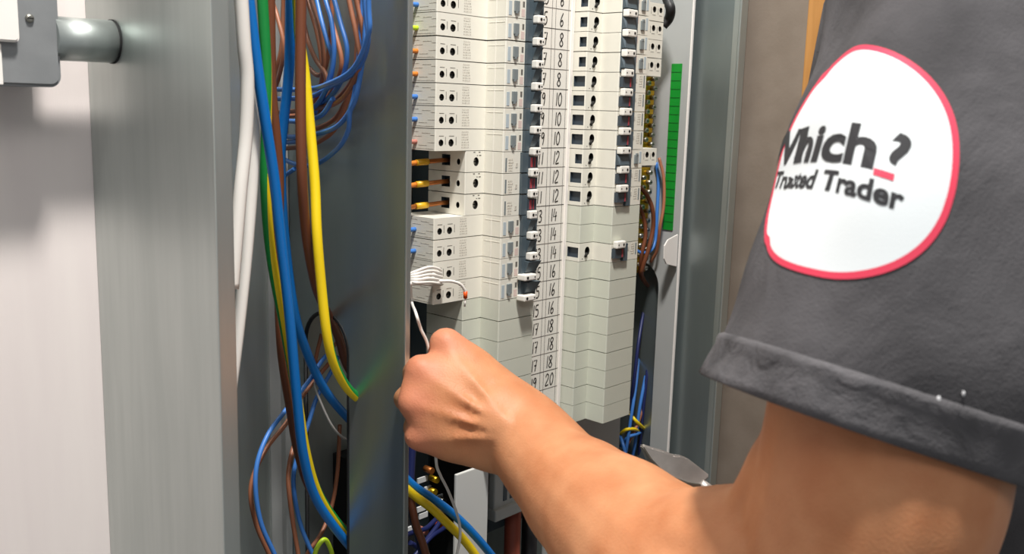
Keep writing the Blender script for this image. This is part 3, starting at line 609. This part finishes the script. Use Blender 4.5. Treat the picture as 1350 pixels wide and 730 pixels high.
# ================================================================== WALL BOX AND CONDUIT
wb = empty('switch_box', (190, 640, 4), 'grey metal box with white cover plates at the top left, conduit in its side', 'electrical box')
q = onY(80, 60, 620); bx, bz = q.x, onY(40, 114, 620).z
bm = bmesh.new(); r_ = 8
def rrect(x0, x1, z0, z1, r, n=8):
    pts = []
    for cx, cz, a0 in ((x1-r, z0+r, -90), (x1-r, z1-r, 0), (x0+r, z1-r, 90), (x0+r, z0+r, 180)):
        for k in range(n+1): a = math.radians(a0+90*k/n); pts.append((cx+r*math.cos(a), cz+r*math.sin(a)))
    return pts
def rslab(mb, x0, x1, z0, z1, y0, y1, r, bev=1.2):
    bm = bmesh.new(); f = bm.faces.new([bm.verts.new((x, y0, z)) for x, z in rrect(x0, x1, z0, z1, r)])
    ex = bmesh.ops.extrude_face_region(bm, geom=[f]); bmesh.ops.translate(bm, verts=[v for v in ex['geom'] if isinstance(v, bmesh.types.BMVert)], vec=(0, y1-y0, 0))
    fr = [e for e in bm.edges if all(abs(v.co.y-y0) < 1e-4 for v in e.verts)]
    if bev: bmesh.ops.bevel(bm, geom=fr, offset=bev, segments=3, affect='EDGES')
    mb.bm(bm)
b = MB(); rslab(b, bx-146, bx, bz, bz+146, 620, WALL_Y-.3, 7, 2); b.obj('box', 'socket_grey', wb)
p1 = onY(26, 56, 616); b = MB(); rslab(b, p1.x-110, p1.x, p1.z, p1.z+100, 615, 620.2, 3, 1.2); b.obj('cover_plate', 'plate_white', wb)
p2 = onY(5, 112, 618); b = MB(); rslab(b, p2.x-100, p2.x, p2.z, p1.z-1, 618, 620.2, 1, .5); b.obj('lower_plate', 'plate_white', wb)
p3 = onY(40, 24, 618.5); b = MB(); b.tube([(p3.x, 620.2, p3.z), (p3.x, 619, p3.z), (p3.x, 618.2, p3.z)], [2.6, 2.5, 1.5], 16); b.box((p3.x-1.8, 617.9, p3.z-.4), (p3.x+1.8, 618.5, p3.z+.4), 1); b.obj('screw', ['screw_steel', 'black_hole'], wb)
ce = onX(148, 55, XL); cyv = ce.y; 
mb = MB(); mb.tube([(bx-2, cyv, ce.z-.5), (XL+.5, cyv, ce.z)], 13.6, 36); cd = mb.obj('conduit', 'galvanised')
tag(cd, 'short galvanised steel conduit between the grey box and the enclosure side', 'conduit')
mb = MB(); mb.tube([(XL-1.2, cyv, ce.z), (XL-.1, cyv, ce.z)], 14.1, 36); o = mb.obj('end_seam', 'dark_void', cd); o.parent = None
o.parent = cd; o.location = Vector((XL-.7, cyv, ce.z-14.1))/1000+Vector((0, 0, CZ))-cd.location if False else o.location
# ================================================================== CUTTERS held in the person's right hand
ct_ = empty('cable_cutter', tuple(PD(930, 640, 850)), 'worn silver cutter jaw poking out behind the forearm near the enclosure edge', 'cutters')
def slab3(mb, outline, D, th, nrm=None, bev=1.5):
    """outline in pixels placed on a tilted plane at depth D, given thickness along the view-away direction"""
    bm = bmesh.new(); pts = [PD(x, y, D + (x-848)*.25) for x, y in outline]
    f = bm.faces.new([bm.verts.new(p) for p in pts]); f.normal_update(); nn = f.normal.copy()
    if nn.dot(FW) < 0: nn = -nn
    ex = bmesh.ops.extrude_face_region(bm, geom=[f]); bmesh.ops.translate(bm, verts=[v for v in ex['geom'] if isinstance(v, bmesh.types.BMVert)], vec=nn*th)
    bmesh.ops.bevel(bm, geom=bm.edges[:], offset=bev, segments=2, affect='EDGES'); mb.bm(bm)
DC = 850
b = MB(); slab3(b, [(846, 588), (850, 586), (862, 590), (876, 594), (890, 600), (897, 600), (906, 603), (918, 612), (937, 627), (925, 640), (905, 637), (888, 631), (872, 621), (858, 606)], DC, 7); b.obj('jaw', 'steel_tool', ct_)
b = MB(); slab3(b, [(847, 589), (858, 605), (872, 619.5), (888, 629.5), (905, 635.5), (925, 638.5), (924, 642), (904, 640), (887, 634), (870, 624), (856, 609)], DC-4, 6, bev=.5); b.obj('cutting_edge', 'screw_steel', ct_)
b = MB(); b.tube([PD(922, 636, DC+22), PD(945, 655, DC+26)], [5, 6], 14); b.obj('pivot_neck', 'steel_tool', ct_)
b = MB(); b.tube([PD(950, 664, DC+20), PD(990, 674, DC+20), PD(1035, 690, DC+10), PD(1075, 712, DC)], [5, 6.5, 7, 6], 14); b.obj('handle', 'tool_grip', ct_)
b = MB(); b.tube([PD(945, 652, DC+30), PD(980, 685, DC+30), PD(1020, 722, DC+20), PD(1050, 755, DC+10)], [5, 6.5, 7, 6], 14); b.obj('handle', 'tool_grip', ct_)

# ================================================================== PERSON
def eval_mesh(o):
    dg = bpy.context.evaluated_depsgraph_get(); return bpy.data.meshes.new_from_object(o.evaluated_get(dg))
class Blob(MB):
    def limb(s, pts, radii, per=6, n=20, cap=True):
        P = spline(pts, per); R_ = []
        N = len(pts)
        for i in range(N-1):
            for k in range(per):
                t = k/per; t = t*t*(3-2*t); R_.append(radii[i]+(radii[i+1]-radii[i])*t)
        R_.append(radii[-1])
        # rounded ends
        d0 = (P[0]-P[1]).normalized(); d1 = (P[-1]-P[-2]).normalized(); r0, r1 = R_[0], R_[-1]
        pre = [(P[0]+d0*r0*math.sin(a), r0*math.cos(a)) for a in (1.45, 1.1, .7, .35)]
        post = [(P[-1]+d1*r1*math.sin(a), r1*math.cos(a)) for a in (.35, .7, 1.1, 1.45)]
        s.tube([p for p, r in pre]+P+[p for p, r in post], [r for p, r in pre]+R_+[r for p, r in post], n)
    def ell(s, c, rad, n=20, rot=None):
        bm = bmesh.new(); bmesh.ops.create_uvsphere(bm, u_segments=n, v_segments=n//2+2, radius=1)
        for v in bm.verts:
            q = Vector((v.co.x*rad[0], v.co.y*rad[1], v.co.z*rad[2])); v.co = Vector(c) + (rot @ q if rot else q)
        s.bm(bm)
    def loft(s, rings, n=40, cap=True):
        vs = []; fs = []
        for c, ax, bx_, ra, rb, pw in rings:
            for k in range(n):
                a = 2*math.pi*k/n; ca, sa = math.cos(a), math.sin(a)
                vs.append(Vector(c)+Vector(ax)*ra*math.copysign(abs(ca)**pw, ca)+Vector(bx_)*rb*math.copysign(abs(sa)**pw, sa))
        for i in range(len(rings)-1):
            for k in range(n): fs.append((i*n+k, i*n+(k+1) % n, (i+1)*n+(k+1) % n, (i+1)*n+k))
        if cap: fs += [tuple(range(n-1, -1, -1)), tuple((len(rings)-1)*n+k for k in range(n))]
        s.add(vs, fs, 0, True)
def remeshed(mb, name, m, voxel, smooth, parent=None, iters=4):
    o = mb.obj(name, m, parent)
    r = o.modifiers.new('remesh', 'REMESH'); r.mode = 'VOXEL'; r.voxel_size = voxel; r.use_smooth_shade = True
    s_ = o.modifiers.new('smooth', 'SMOOTH'); s_.factor = .5; s_.iterations = iters
    me = eval_mesh(o); o.modifiers.clear(); old = o.data; o.data = me; me.name = name
    me.polygons.foreach_set('use_smooth', [True]*len(me.polygons))
    return o
X_, Y_, Z_ = Vector((1, 0, 0)), Vector((0, 1, 0)), Vector((0, 0, 1))
TX, TY = 706, 188                                    # torso axis
bd = Blob()
# --- left arm (the one in the photograph)
Wr = PD(693, 576, 650)
bd.limb([PD(655, 553, 660), Wr, PD(732, 621, 622), PD(771, 659, 592), PD(825, 706, 552), PD(890, 768, 508), PD(985, 830, 462), PD(1085, 868, 440)],
        [33, 31, 32.5, 38, 44, 50, 51, 46])
bd.limb([PD(1085, 862, 440), PD(1110, 790, 432), PD(1138, 705, 424), PD(1161, 620, 420), PD(1182, 480, 425), PD(1216, 320, 435), PD(1250, 140, 455), PD(1282, -40, 484)],
        [46, 49, 51.5, 53, 52, 49, 48, 50])
bd.limb([PD(890, 766, 508), PD(958, 748, 478), PD(1045, 765, 450)], [48, 41, 46])     # muscle over the crook of the elbow
bd.limb([PD(1010, 722, 462), PD(1050, 622, 436)], [27, 23])
# --- left hand: palm, then five fingers
I0, M0, N0, L0 = PD(588, 454, 664), PD(556, 489, 652), PD(546, 531, 646), PD(553, 574, 648)
hb = [PD(676, 540, 664), PD(672, 556, 656), PD(668, 572, 652), PD(664, 588, 654)]
for k, (a, z_) in enumerate(zip(hb, (I0, M0, N0, L0))):
    mid_ = a.lerp(z_, .55); bd.limb([a, mid_, z_], [20, (17, 16.5, 16, 16)[k], (12.4, 12.2, 11.6, 11)[k]], n=16)
for (a0, z0), (a1, z1) in zip(list(zip(hb, (I0, M0, N0, L0)))[:-1], list(zip(hb, (I0, M0, N0, L0)))[1:]):
    bd.limb([a0.lerp(a1, .5)-FW*1, (a0.lerp(z0, .5)).lerp(a1.lerp(z1, .5), .5)-FW*1.2, (a0.lerp(z0, .86)).lerp(a1.lerp(z1, .86), .5)+FW*.5], [17, 16.5, 12], n=16)
e1 = (M0.lerp(N0, .5)-Wr).normalized(); e3 = e1.cross((L0-I0).normalized()).normalized(); e2 = e3.cross(e1)
if e3.dot(FW) > 0: e3 = -e3
pc = (hb[0]+hb[1]+hb[2]+hb[3])/4*.46+(I0+M0+N0+L0)/4*.54
bd.ell(pc+e3*4.2, (46, 35, 16.5), 28, Matrix((e1, e2, e3)).transposed())
bd.ell(PD(618, 520, 672), (26, 22, 30)); bd.ell(PD(632, 560, 668), (24, 18, 22)); bd.ell(PD(598, 560, 664), (20, 18, 18))
def finger(a, dirs, lens, rads):
    pts = [a]; 
    for d, l in zip(dirs, lens): pts.append(pts[-1]+d.normalized()*l)
    for i in range(len(pts)-1): bd.limb([pts[i], pts[i].lerp(pts[i+1], .5), pts[i+1]], [rads[i], (rads[i]+rads[i+1])/2*.95, rads[i+1]], per=4, n=14)
    return pts
fw_, rt_, up_ = FW, RT, UP
fi = finger(I0, [fw_*.93-rt_*.16-up_*.2, fw_*.45+rt_*.35-up_*.6, rt_*.6-up_*.5+fw_*.1], [42, 26, 20], [11.6, 9.8, 8.6, 7.2])
fm = finger(M0, [fw_*.94-rt_*.2-up_*.12, fw_*.3+rt_*.75-up_*.3, rt_*.8-fw_*.35-up_*.1], [44, 28, 21], [11.6, 9.9, 8.8, 7.4])
fn_ = finger(N0, [fw_*.94-rt_*.24-up_*.05, fw_*.2+rt_*.85-up_*.1, rt_*.75-fw_*.45], [41, 26, 20], [11, 9.4, 8.4, 7.2])
fl = finger(L0, [fw_*.94-rt_*.2+up_*.02, fw_*.15+rt_*.9, rt_*.75-fw_*.45], [33, 20, 17], [10.2, 8.6, 7.6, 6.6])
th = [PD(655, 540, 676), PD(622, 512, 696), PD(596, 486, 712), PD(578, 470, 716)]
for i in range(3): bd.limb([th[i], th[i].lerp(th[i+1], .5), th[i+1]], [[17, 13.5], [12.5, 10.5], [10.6, 8.2]][i][:1]+[[15, 11.5, 9.8][i]]+[[13, 10.6, 7.8][i]], per=4, n=14)
# extensor tendons over the knuckles
for k, (z_, rr_) in enumerate(zip((I0, M0, N0, L0), (2.4, 2.4, 2.2, 2.2))):
    t0 = PD(668, 556+k*7, 624); off = -FW*(10.2-k*.2)
    bd.limb([t0, t0.lerp(z_+off, .6), z_+off*.92], [rr_, rr_, rr_*1.2], n=10)
bd.ell(PD(700, 598, 624), (9, 9, 11))                # ulna bump
# --- torso, neck, head, right arm
sl = PD(1282, -40, 484); zs = sl.z
bd.loft([((TX, TY, -470), X_, Y_, 150, 100, .9), ((TX, TY, -330), X_, Y_, 140, 95, .9), ((TX, TY, -150), X_, Y_, 152, 104, .88), ((TX, TY, 0), X_, Y_, 160, 106, .85), ((TX, TY-4, 80), X_, Y_, 165, 92, .85), ((TX, TY-6, 115), X_, Y_, 130, 66, .9), ((TX, TY-4, 140), X_, Y_, 66, 58, 1)])
bd.limb([(TX, TY-6, 110), (TX, TY+6, 160), (TX, TY+20, 215)], [60, 57, 56])
hc = Vector((TX-4, TY+42, 290))
bd.ell(hc, (74, 92, 112)); bd.ell(hc+Vector((0, 22, -52)), (56, 66, 62)); bd.ell(hc+Vector((0, 96, -14)), (11, 17, 13)); bd.limb([hc+Vector((0, 86, 22)), hc+Vector((0, 102, -12))], [8, 10])
bd.ell(hc+Vector((0, 86, -56)), (24, 10, 7)); bd.ell(hc+Vector((0, 82, -88)), (22, 16, 14))
for s in (-1, 1): bd.ell(hc+Vector((s*76, -6, -6)), (8, 18, 30)); bd.ell(hc+Vector((s*30, 80, 30)), (22, 12, 7))
rs = Vector((TX+190, TY-10, zs-10)); re = Vector((TX+225, TY+10, -225)); rw_ = PD(1105, 745, 820)
bd.limb([rs, rs.lerp(re, .4), re], [58, 52, 46]); bd.limb([re, re.lerp(rw_, .4), rw_], [46, 46, 31])
grip = PD(1035, 700, 866)
for k in range(4):
    a = rw_.lerp(grip, .92)+UP*(16-11*k)+RT*(-8+4*k); bd.limb([rw_+UP*(6-4*k), a], [20, 11], per=4, n=14)
    finger(a, [FW*.3-RT*.9-UP*.3, FW*.9-RT*.1-UP*.3, FW*.2+RT*.9], [30, 22, 17], [10.5, 9.2, 8.2, 7.2])
finger(rw_.lerp(grip, .4)+UP*14, [-RT*.6+UP*.35-FW*.35, -RT*.9-FW*.05, -RT*.8+FW*.35-UP*.2], [30, 28, 22], [13, 11, 9.6, 8])
person = remeshed(bd, 'person', 'skin', .0026, .5, None, 9)
tag(person, 'person in a charcoal T-shirt reaching a bare arm to the breakers, fist around a wire', 'person')

nt = MATS['skin'].node_tree; bs = nt.nodes['Principled BSDF']; base_link = bs.inputs['Base Color'].links[0].from_socket
tcs = nt.nodes.new('ShaderNodeTexCoord'); prev = None
for kp in (I0, M0, N0, L0):
    loc = M(kp)-person.location
    d_ = nt.nodes.new('ShaderNodeVectorMath'); d_.operation = 'DISTANCE'; d_.inputs[1].default_value = loc; nt.links.new(tcs.outputs['Object'], d_.inputs[0])
    mr = nt.nodes.new('ShaderNodeMapRange'); mr.inputs['From Min'].default_value = .026; mr.inputs['From Max'].default_value = .008; mr.interpolation_type = 'SMOOTHSTEP'; nt.links.new(d_.outputs['Value'], mr.inputs['Value'])
    if prev is None: prev = mr.outputs[0]
    else:
        mx = nt.nodes.new('ShaderNodeMath'); mx.operation = 'MAXIMUM'; nt.links.new(prev, mx.inputs[0]); nt.links.new(mr.outputs[0], mx.inputs[1]); prev = mx.outputs[0]
sc_ = nt.nodes.new('ShaderNodeMath'); sc_.operation = 'MULTIPLY'; sc_.inputs[1].default_value = .55; nt.links.new(prev, sc_.inputs[0])
mc_ = nt.nodes.new('ShaderNodeMixRGB'); mc_.inputs[2].default_value = srgb('cf8068'); nt.links.new(sc_.outputs[0], mc_.inputs[0]); nt.links.new(base_link, mc_.inputs[1]); nt.links.new(mc_.outputs[0], bs.inputs['Base Color'])
# --- T-shirt: sleeve surface with parametric rings, torso below it
def ring(px, py, D, ra, rb, tilt):
    """sleeve ring: centre on the arm, ra across the picture, rb in depth"""
    c = PD(px, py, D); a = (RT*math.cos(tilt)-UP*math.sin(tilt)).normalized(); return c, a, FW, ra, rb
SL = [ring(1278, -110, 492, 56, 60, .02), ring(1274, -30, 478, 58, 66, .06), ring(1262, 70, 456, 57, 66, .10), ring(1234, 190, 440, 59.5, 66, .16), ring(1220, 310, 434, 64.5, 68, .22), ring(1190, 430, 432, 69.5, 70, .28), ring(1164, 510, 432, 73, 71, .31), ring(1142, 566, 432, 76, 70, .32)]
sgn = lambda x, p: math.copysign(abs(x)**p, x)
def sleeve(u, v, off=0):
    """v 0..1 along the sleeve, u angle (0 = picture right, pi/2 = away, -pi/2 = towards the lens)"""
    t = v*(len(SL)-1); i = min(int(t), len(SL)-2); f = t-i
    def cat(k):
        q = [SL[max(i-1, 0)], SL[i], SL[i+1], SL[min(i+2, len(SL)-1)]]
        g = lambda j: q[j][k]
        return .5*((2*g(1))+(g(2)-g(0))*f+(2*g(0)-5*g(1)+4*g(2)-g(3))*f*f+(3*g(1)-g(0)-3*g(2)+g(3))*f**3)
    c, a, bb, ra, rb = (cat(k) for k in range(5)); a = a.normalized(); bb = bb.normalized()
    pw = .46+.46*max(0, min(1, (v-.55)/.45))
    fold = 1.3*math.sin(3*u+9*v)*v + 1.0*math.sin(5*u-14*v+1)*v + 1.6*math.sin(2*u+22*v)*(1-v)*v*2
    return c + a*(ra+off+fold)*sgn(math.cos(u), pw) + bb*(rb+off+fold)*sgn(math.sin(u), pw)
NU, NV = 120, 90
sh_ = MB()
vs = [sleeve(2*math.pi*k/NU, j/NV*.93) for j in range(NV+1) for k in range(NU)]
fs = [(j*NU+k, j*NU+(k+1) % NU, (j+1)*NU+(k+1) % NU, (j+1)*NU+k) for j in range(NV) for k in range(NU)]
sh_.add(vs, fs, 0, True)
# torso of the shirt
tl = Blob()
tl.loft([((TX, TY, -500), X_, Y_, 172, 122, .9), ((TX, TY+2, -330), X_, Y_, 166, 120, .9), ((TX, TY+2, -150), X_, Y_, 172, 124, .86), ((TX, TY, 0), X_, Y_, 182, 124, .84), ((TX, TY-2, 70), X_, Y_, 192, 112, .85), ((TX, TY-4, 112), X_, Y_, 160, 84, .88), ((TX, TY-4, 136), X_, Y_, 96, 68, 1), ((TX, TY, 150), X_, Y_, 74, 64, 1)], 72, False)
# right sleeve
for seg in (((rs+Vector((-40, 0, 30))), rs, rs.lerp(re, .55)),): tl.tube(spline(seg, 8), [70+i*.6 for i in range(17)], 40, cap=False)
tl.tube(spline([sl+Vector((70, 6, 8)), sl+Vector((35, 2, 14)), PD(1292, -118, 494)], 6), [64, 64, 63, 62, 61, 60, 59, 58, 57, 56, 55, 54, 53], 40, cap=False)
bsh = len(sh_.v); sh_.v += tl.v
for f in tl.f: sh_.f.append(tuple(bsh+i for i in f)); sh_.mi.append(0); sh_.sm.append(True)
shirt = sh_.obj('t_shirt', 'cotton', person)
so = shirt.modifiers.new('thickness', 'SOLIDIFY'); so.thickness = .0012; so.offset = -1
# turned hem of the sleeve
hm = MB(); prof = [(.845, .1), (.852, 1.7), (.864, 2.2), (.882, 1.3), (.92, 1.6), (.96, 1.5), (.993, 1.9), (1.0, 1.0), (1.0, -1.6), (.93, -1.8)]
vs = [sleeve(2*math.pi*k/NU, v, o_+.35*math.sin(31*2*math.pi*k/NU)) for v, o_ in prof for k in range(NU)]
fs = [(j*NU+k, j*NU+(k+1) % NU, (j+1)*NU+(k+1) % NU, (j+1)*NU+k) for j in range(len(prof)-1) for k in range(NU)]
hm.add(vs, fs, 0, True); hem = hm.obj('sleeve_hem', 'cotton_hem', person); hem.parent = shirt; hem.location = hem.location - shirt.location
# --- round badge printed on the sleeve
RAD = 47.3
def fit(px, py):                                     # sleeve (u, v) whose point projects at a pixel (nearest)
    best = None
    for j in range(81):
        for k in range(121):
            u = -math.pi+math.pi*k/120; v = .1+j/80*.75; p = sleeve(u, v); z_ = p.dot(FW); x = 675+F*p.dot(RT)/z_; y = 365-F*p.dot(UP)/z_
            d = (x-px)**2+(y-py)**2
            if best is None or d < best[0]: best = (d, u, v)
    return best[1], best[2]
U0_, V0_ = fit(1104, 204)
C0_ = sleeve(U0_, V0_); VT = [.12+.73*k/48 for k in range(49)]
def side(p):                                         # which side of the print's own centre line, a plane leaning with the sleeve
    return (p-C0_).dot(LN)
ax_ = (sleeve(-math.pi/2, .2)-sleeve(-math.pi/2, .6)).normalized(); ax_ = (ax_*.7+UP*.3).normalized(); LN = C0_.cross(ax_).normalized()
if LN.dot(RT) < 0: LN = -LN
UC = []                                              # centre line of the print: where the cloth meets an upright plane
for v in VT:
    lo_u, hi_u = -math.pi+.12, -.12
    for _ in range(40):
        m_ = (lo_u+hi_u)/2
        if side(sleeve(m_, v)) > 0: hi_u = m_
        else: lo_u = m_
    UC.append((lo_u+hi_u)/2)
BV = [0]
for k in range(1, 49): BV.append(BV[-1]+(sleeve(UC[k], VT[k])-sleeve(UC[k-1], VT[k-1])).dot(UP))
def lookup(xs, ys, x):
    up_dir = xs[-1] > xs[0]
    for k in range(1, len(xs)):
        if k == len(xs)-1 or (x <= xs[k] if up_dir else x >= xs[k]): break
    return ys[k-1]+(ys[k]-ys[k-1])*(x-xs[k-1])/(xs[k]-xs[k-1])
b_off = lookup(VT, BV, V0_); BV = [x-b_off for x in BV]
ARCS = []
for v, uc in zip(VT, UC):
    arc = [(0, uc)]
    for sg in (1, -1):
        p, acc = sleeve(uc, v), 0
        for k in range(1, 81):
            u = uc+sg*k*.03; q = sleeve(u, v); acc += (q-p).length; p = q; arc.append((sg*acc, u))
    arc.sort(); ARCS.append(([x for x, _ in arc], [u for _, u in arc]))
def badge_pt(a, b_, off):
    """flat badge coordinates (mm, a to the right, b up) laid on the cloth"""
    c_, s_ = math.cos(BROT), math.sin(BROT); a2, b2 = a*c_+b_*s_, -a*s_+b_*c_
    if a2 < 0: a2 *= 1.62                            # the print stretches round the front fold of the sleeve
    v = lookup(BV, VT, b2); t = (v-VT[0])/(VT[1]-VT[0]); k = max(0, min(47, int(t))); t -= k
    u = lookup(*ARCS[k], a2)*(1-t)+lookup(*ARCS[k+1], a2)*t; du = 1e-3
    p = sleeve(u, v); n = (sleeve(u+du, v)-p).cross(sleeve(u, v+du)-p).normalized()
    if n.dot(p-sleeve(u+math.pi, v)) < 0: n = -n
    return p+n*off
BROT = .16
bg = MB(); NR, NA = 24, 96; grid = [badge_pt(0, 0, .5)]
radii = [RAD*k/NR for k in range(1, NR+1)]+[RAD+.3, RAD+1.3, RAD+2.7]
for r_ in radii:
    for k in range(NA): grid.append(badge_pt(r_*math.cos(2*math.pi*k/NA), r_*math.sin(2*math.pi*k/NA), .5))
fw2 = [(0, 1+k, 1+(k+1) % NA) for k in range(NA)]; bg.add(grid, [], 0)
for f in fw2: bg.f.append(f); bg.mi.append(0); bg.sm.append(True)
for j in range(len(radii)-1):
    for k in range(NA):
        bg.f.append((1+j*NA+k, 1+j*NA+(k+1) % NA, 1+(j+1)*NA+(k+1) % NA, 1+(j+1)*NA+k)); bg.mi.append(1 if radii[j+1] > RAD else 0); bg.sm.append(True)
def text_mesh(body, size, bold):
    cu = bpy.data.curves.new('lettering', 'FONT'); cu.body = body; cu.size = size; cu.offset = bold; cu.resolution_u = 4
    o = bpy.data.objects.new('lettering', cu); COL.objects.link(o); bpy.context.view_layer.update(); me = eval_mesh(o)
    bpy.data.objects.remove(o); bpy.data.curves.remove(cu)
    bm = bmesh.new(); bm.from_mesh(me); bpy.data.meshes.remove(me)
    bmesh.ops.triangulate(bm, faces=bm.faces[:])
    bmesh.ops.subdivide_edges(bm, edges=[e for e in bm.edges if e.calc_length() > size*.16], cuts=2)
    vs = [v.co.copy() for v in bm.verts]; fs = [[v.index for v in f.verts] for f in bm.faces]; bm.verts.index_update(); bm.free(); return vs, fs
def put_text(body, size, bold, x_right, y, mi, keep=None, xs_=1.1):
    vs, fs = text_mesh(body, size, bold); xm = max(v.x for v in vs)
    if keep: fs = [f for f in fs if keep(sum(vs[i].y for i in f)/len(f)/size)]
    bg.add([badge_pt((v.x-xm)*xs_+x_right, v.y+y, .75) for v in vs], fs, mi)
    return min(v.x for v in vs)-xm+x_right
put_text('?', 22, .75, 30.5, -2.6, 2, lambda t: t > .16)
put_text('Which', 23, .8, 19, -2.6, 2, None, 1.34)
bg.add([badge_pt(a, b_, .8) for a, b_ in ((19.4, -5.2), (23, -5.3), (27, -5.4), (27, -2.7), (23, -2.6), (19.4, -2.5))], [(0, 1, 4, 5), (1, 2, 3, 4)], 1)
put_text('Trusted Trader', 11.6, .36, 32, -15, 2, None, 1.06)
bo = bg.obj('badge', ['badge_white', 'badge_red', 'badge_ink'], person); bo.parent = shirt; bo.location = bo.location - shirt.location
tag(bo, 'round white badge with a red rim and black lettering')
# lint specks on the hem
lm = MB()
for px, py, s in ((1236, 545, 2.2), (1228, 556, 2), (1262, 516, 1.6), (1270, 518, 1.2)):
    u, v = fit(px, py); lm.ell = Blob.ell.__get__(lm); lm.ell(sleeve(u, v, 2.6 if v > .9 else .6), (s*.5, s*.4, s*.7), 8)
lo_ = lm.obj('lint_specks', 'lint', person); lo_.parent = shirt; lo_.location = lo_.location-shirt.location
# --- trousers, boots, hair, eyes (below and above the picture)
tr = Blob()
tr.loft([((TX, TY, -440), X_, Y_, 160, 112, .9), ((TX, TY, -520), X_, Y_, 168, 116, .9), ((TX, TY, -600), X_, Y_, 170, 118, .9), ((TX, TY, -640), X_, Y_, 150, 100, .9)], 40)
for s in (-1, 1): tr.limb([(TX+s*82, TY, -580), (TX+s*90, TY+6, -800), (TX+s*96, TY+8, -960), (TX+s*100, TY-6, -1150), (TX+s*102, TY-14, -1350)], [88, 80, 68, 66, 62], n=24)
tro = remeshed(tr, 'trousers', 'trouser', .008, .5, person, 3)
for s in (-1, 1):
    bt = Blob(); bt.limb([(TX+s*102, TY-18, -1352), (TX+s*104, TY+40, -1376), (TX+s*108, TY+150, -1384)], [46, 42, 34], n=20); bt.box((TX+s*104-38, TY-64, -1420), (TX+s*108+38, TY+180, -1396)); remeshed(bt, 'boot', 'boot', .007, .5, person, 3)
hr = Blob(); hr.ell(hc+Vector((0, -14, 26)), (80, 92, 100)); hr.obj('hair', 'hair', person)
for s in (-1, 1): ey = Blob(); ey.ell(hc+Vector((s*29, 76, 12)), (13, 12, 11)); ey.obj('eye', 'eye', person)
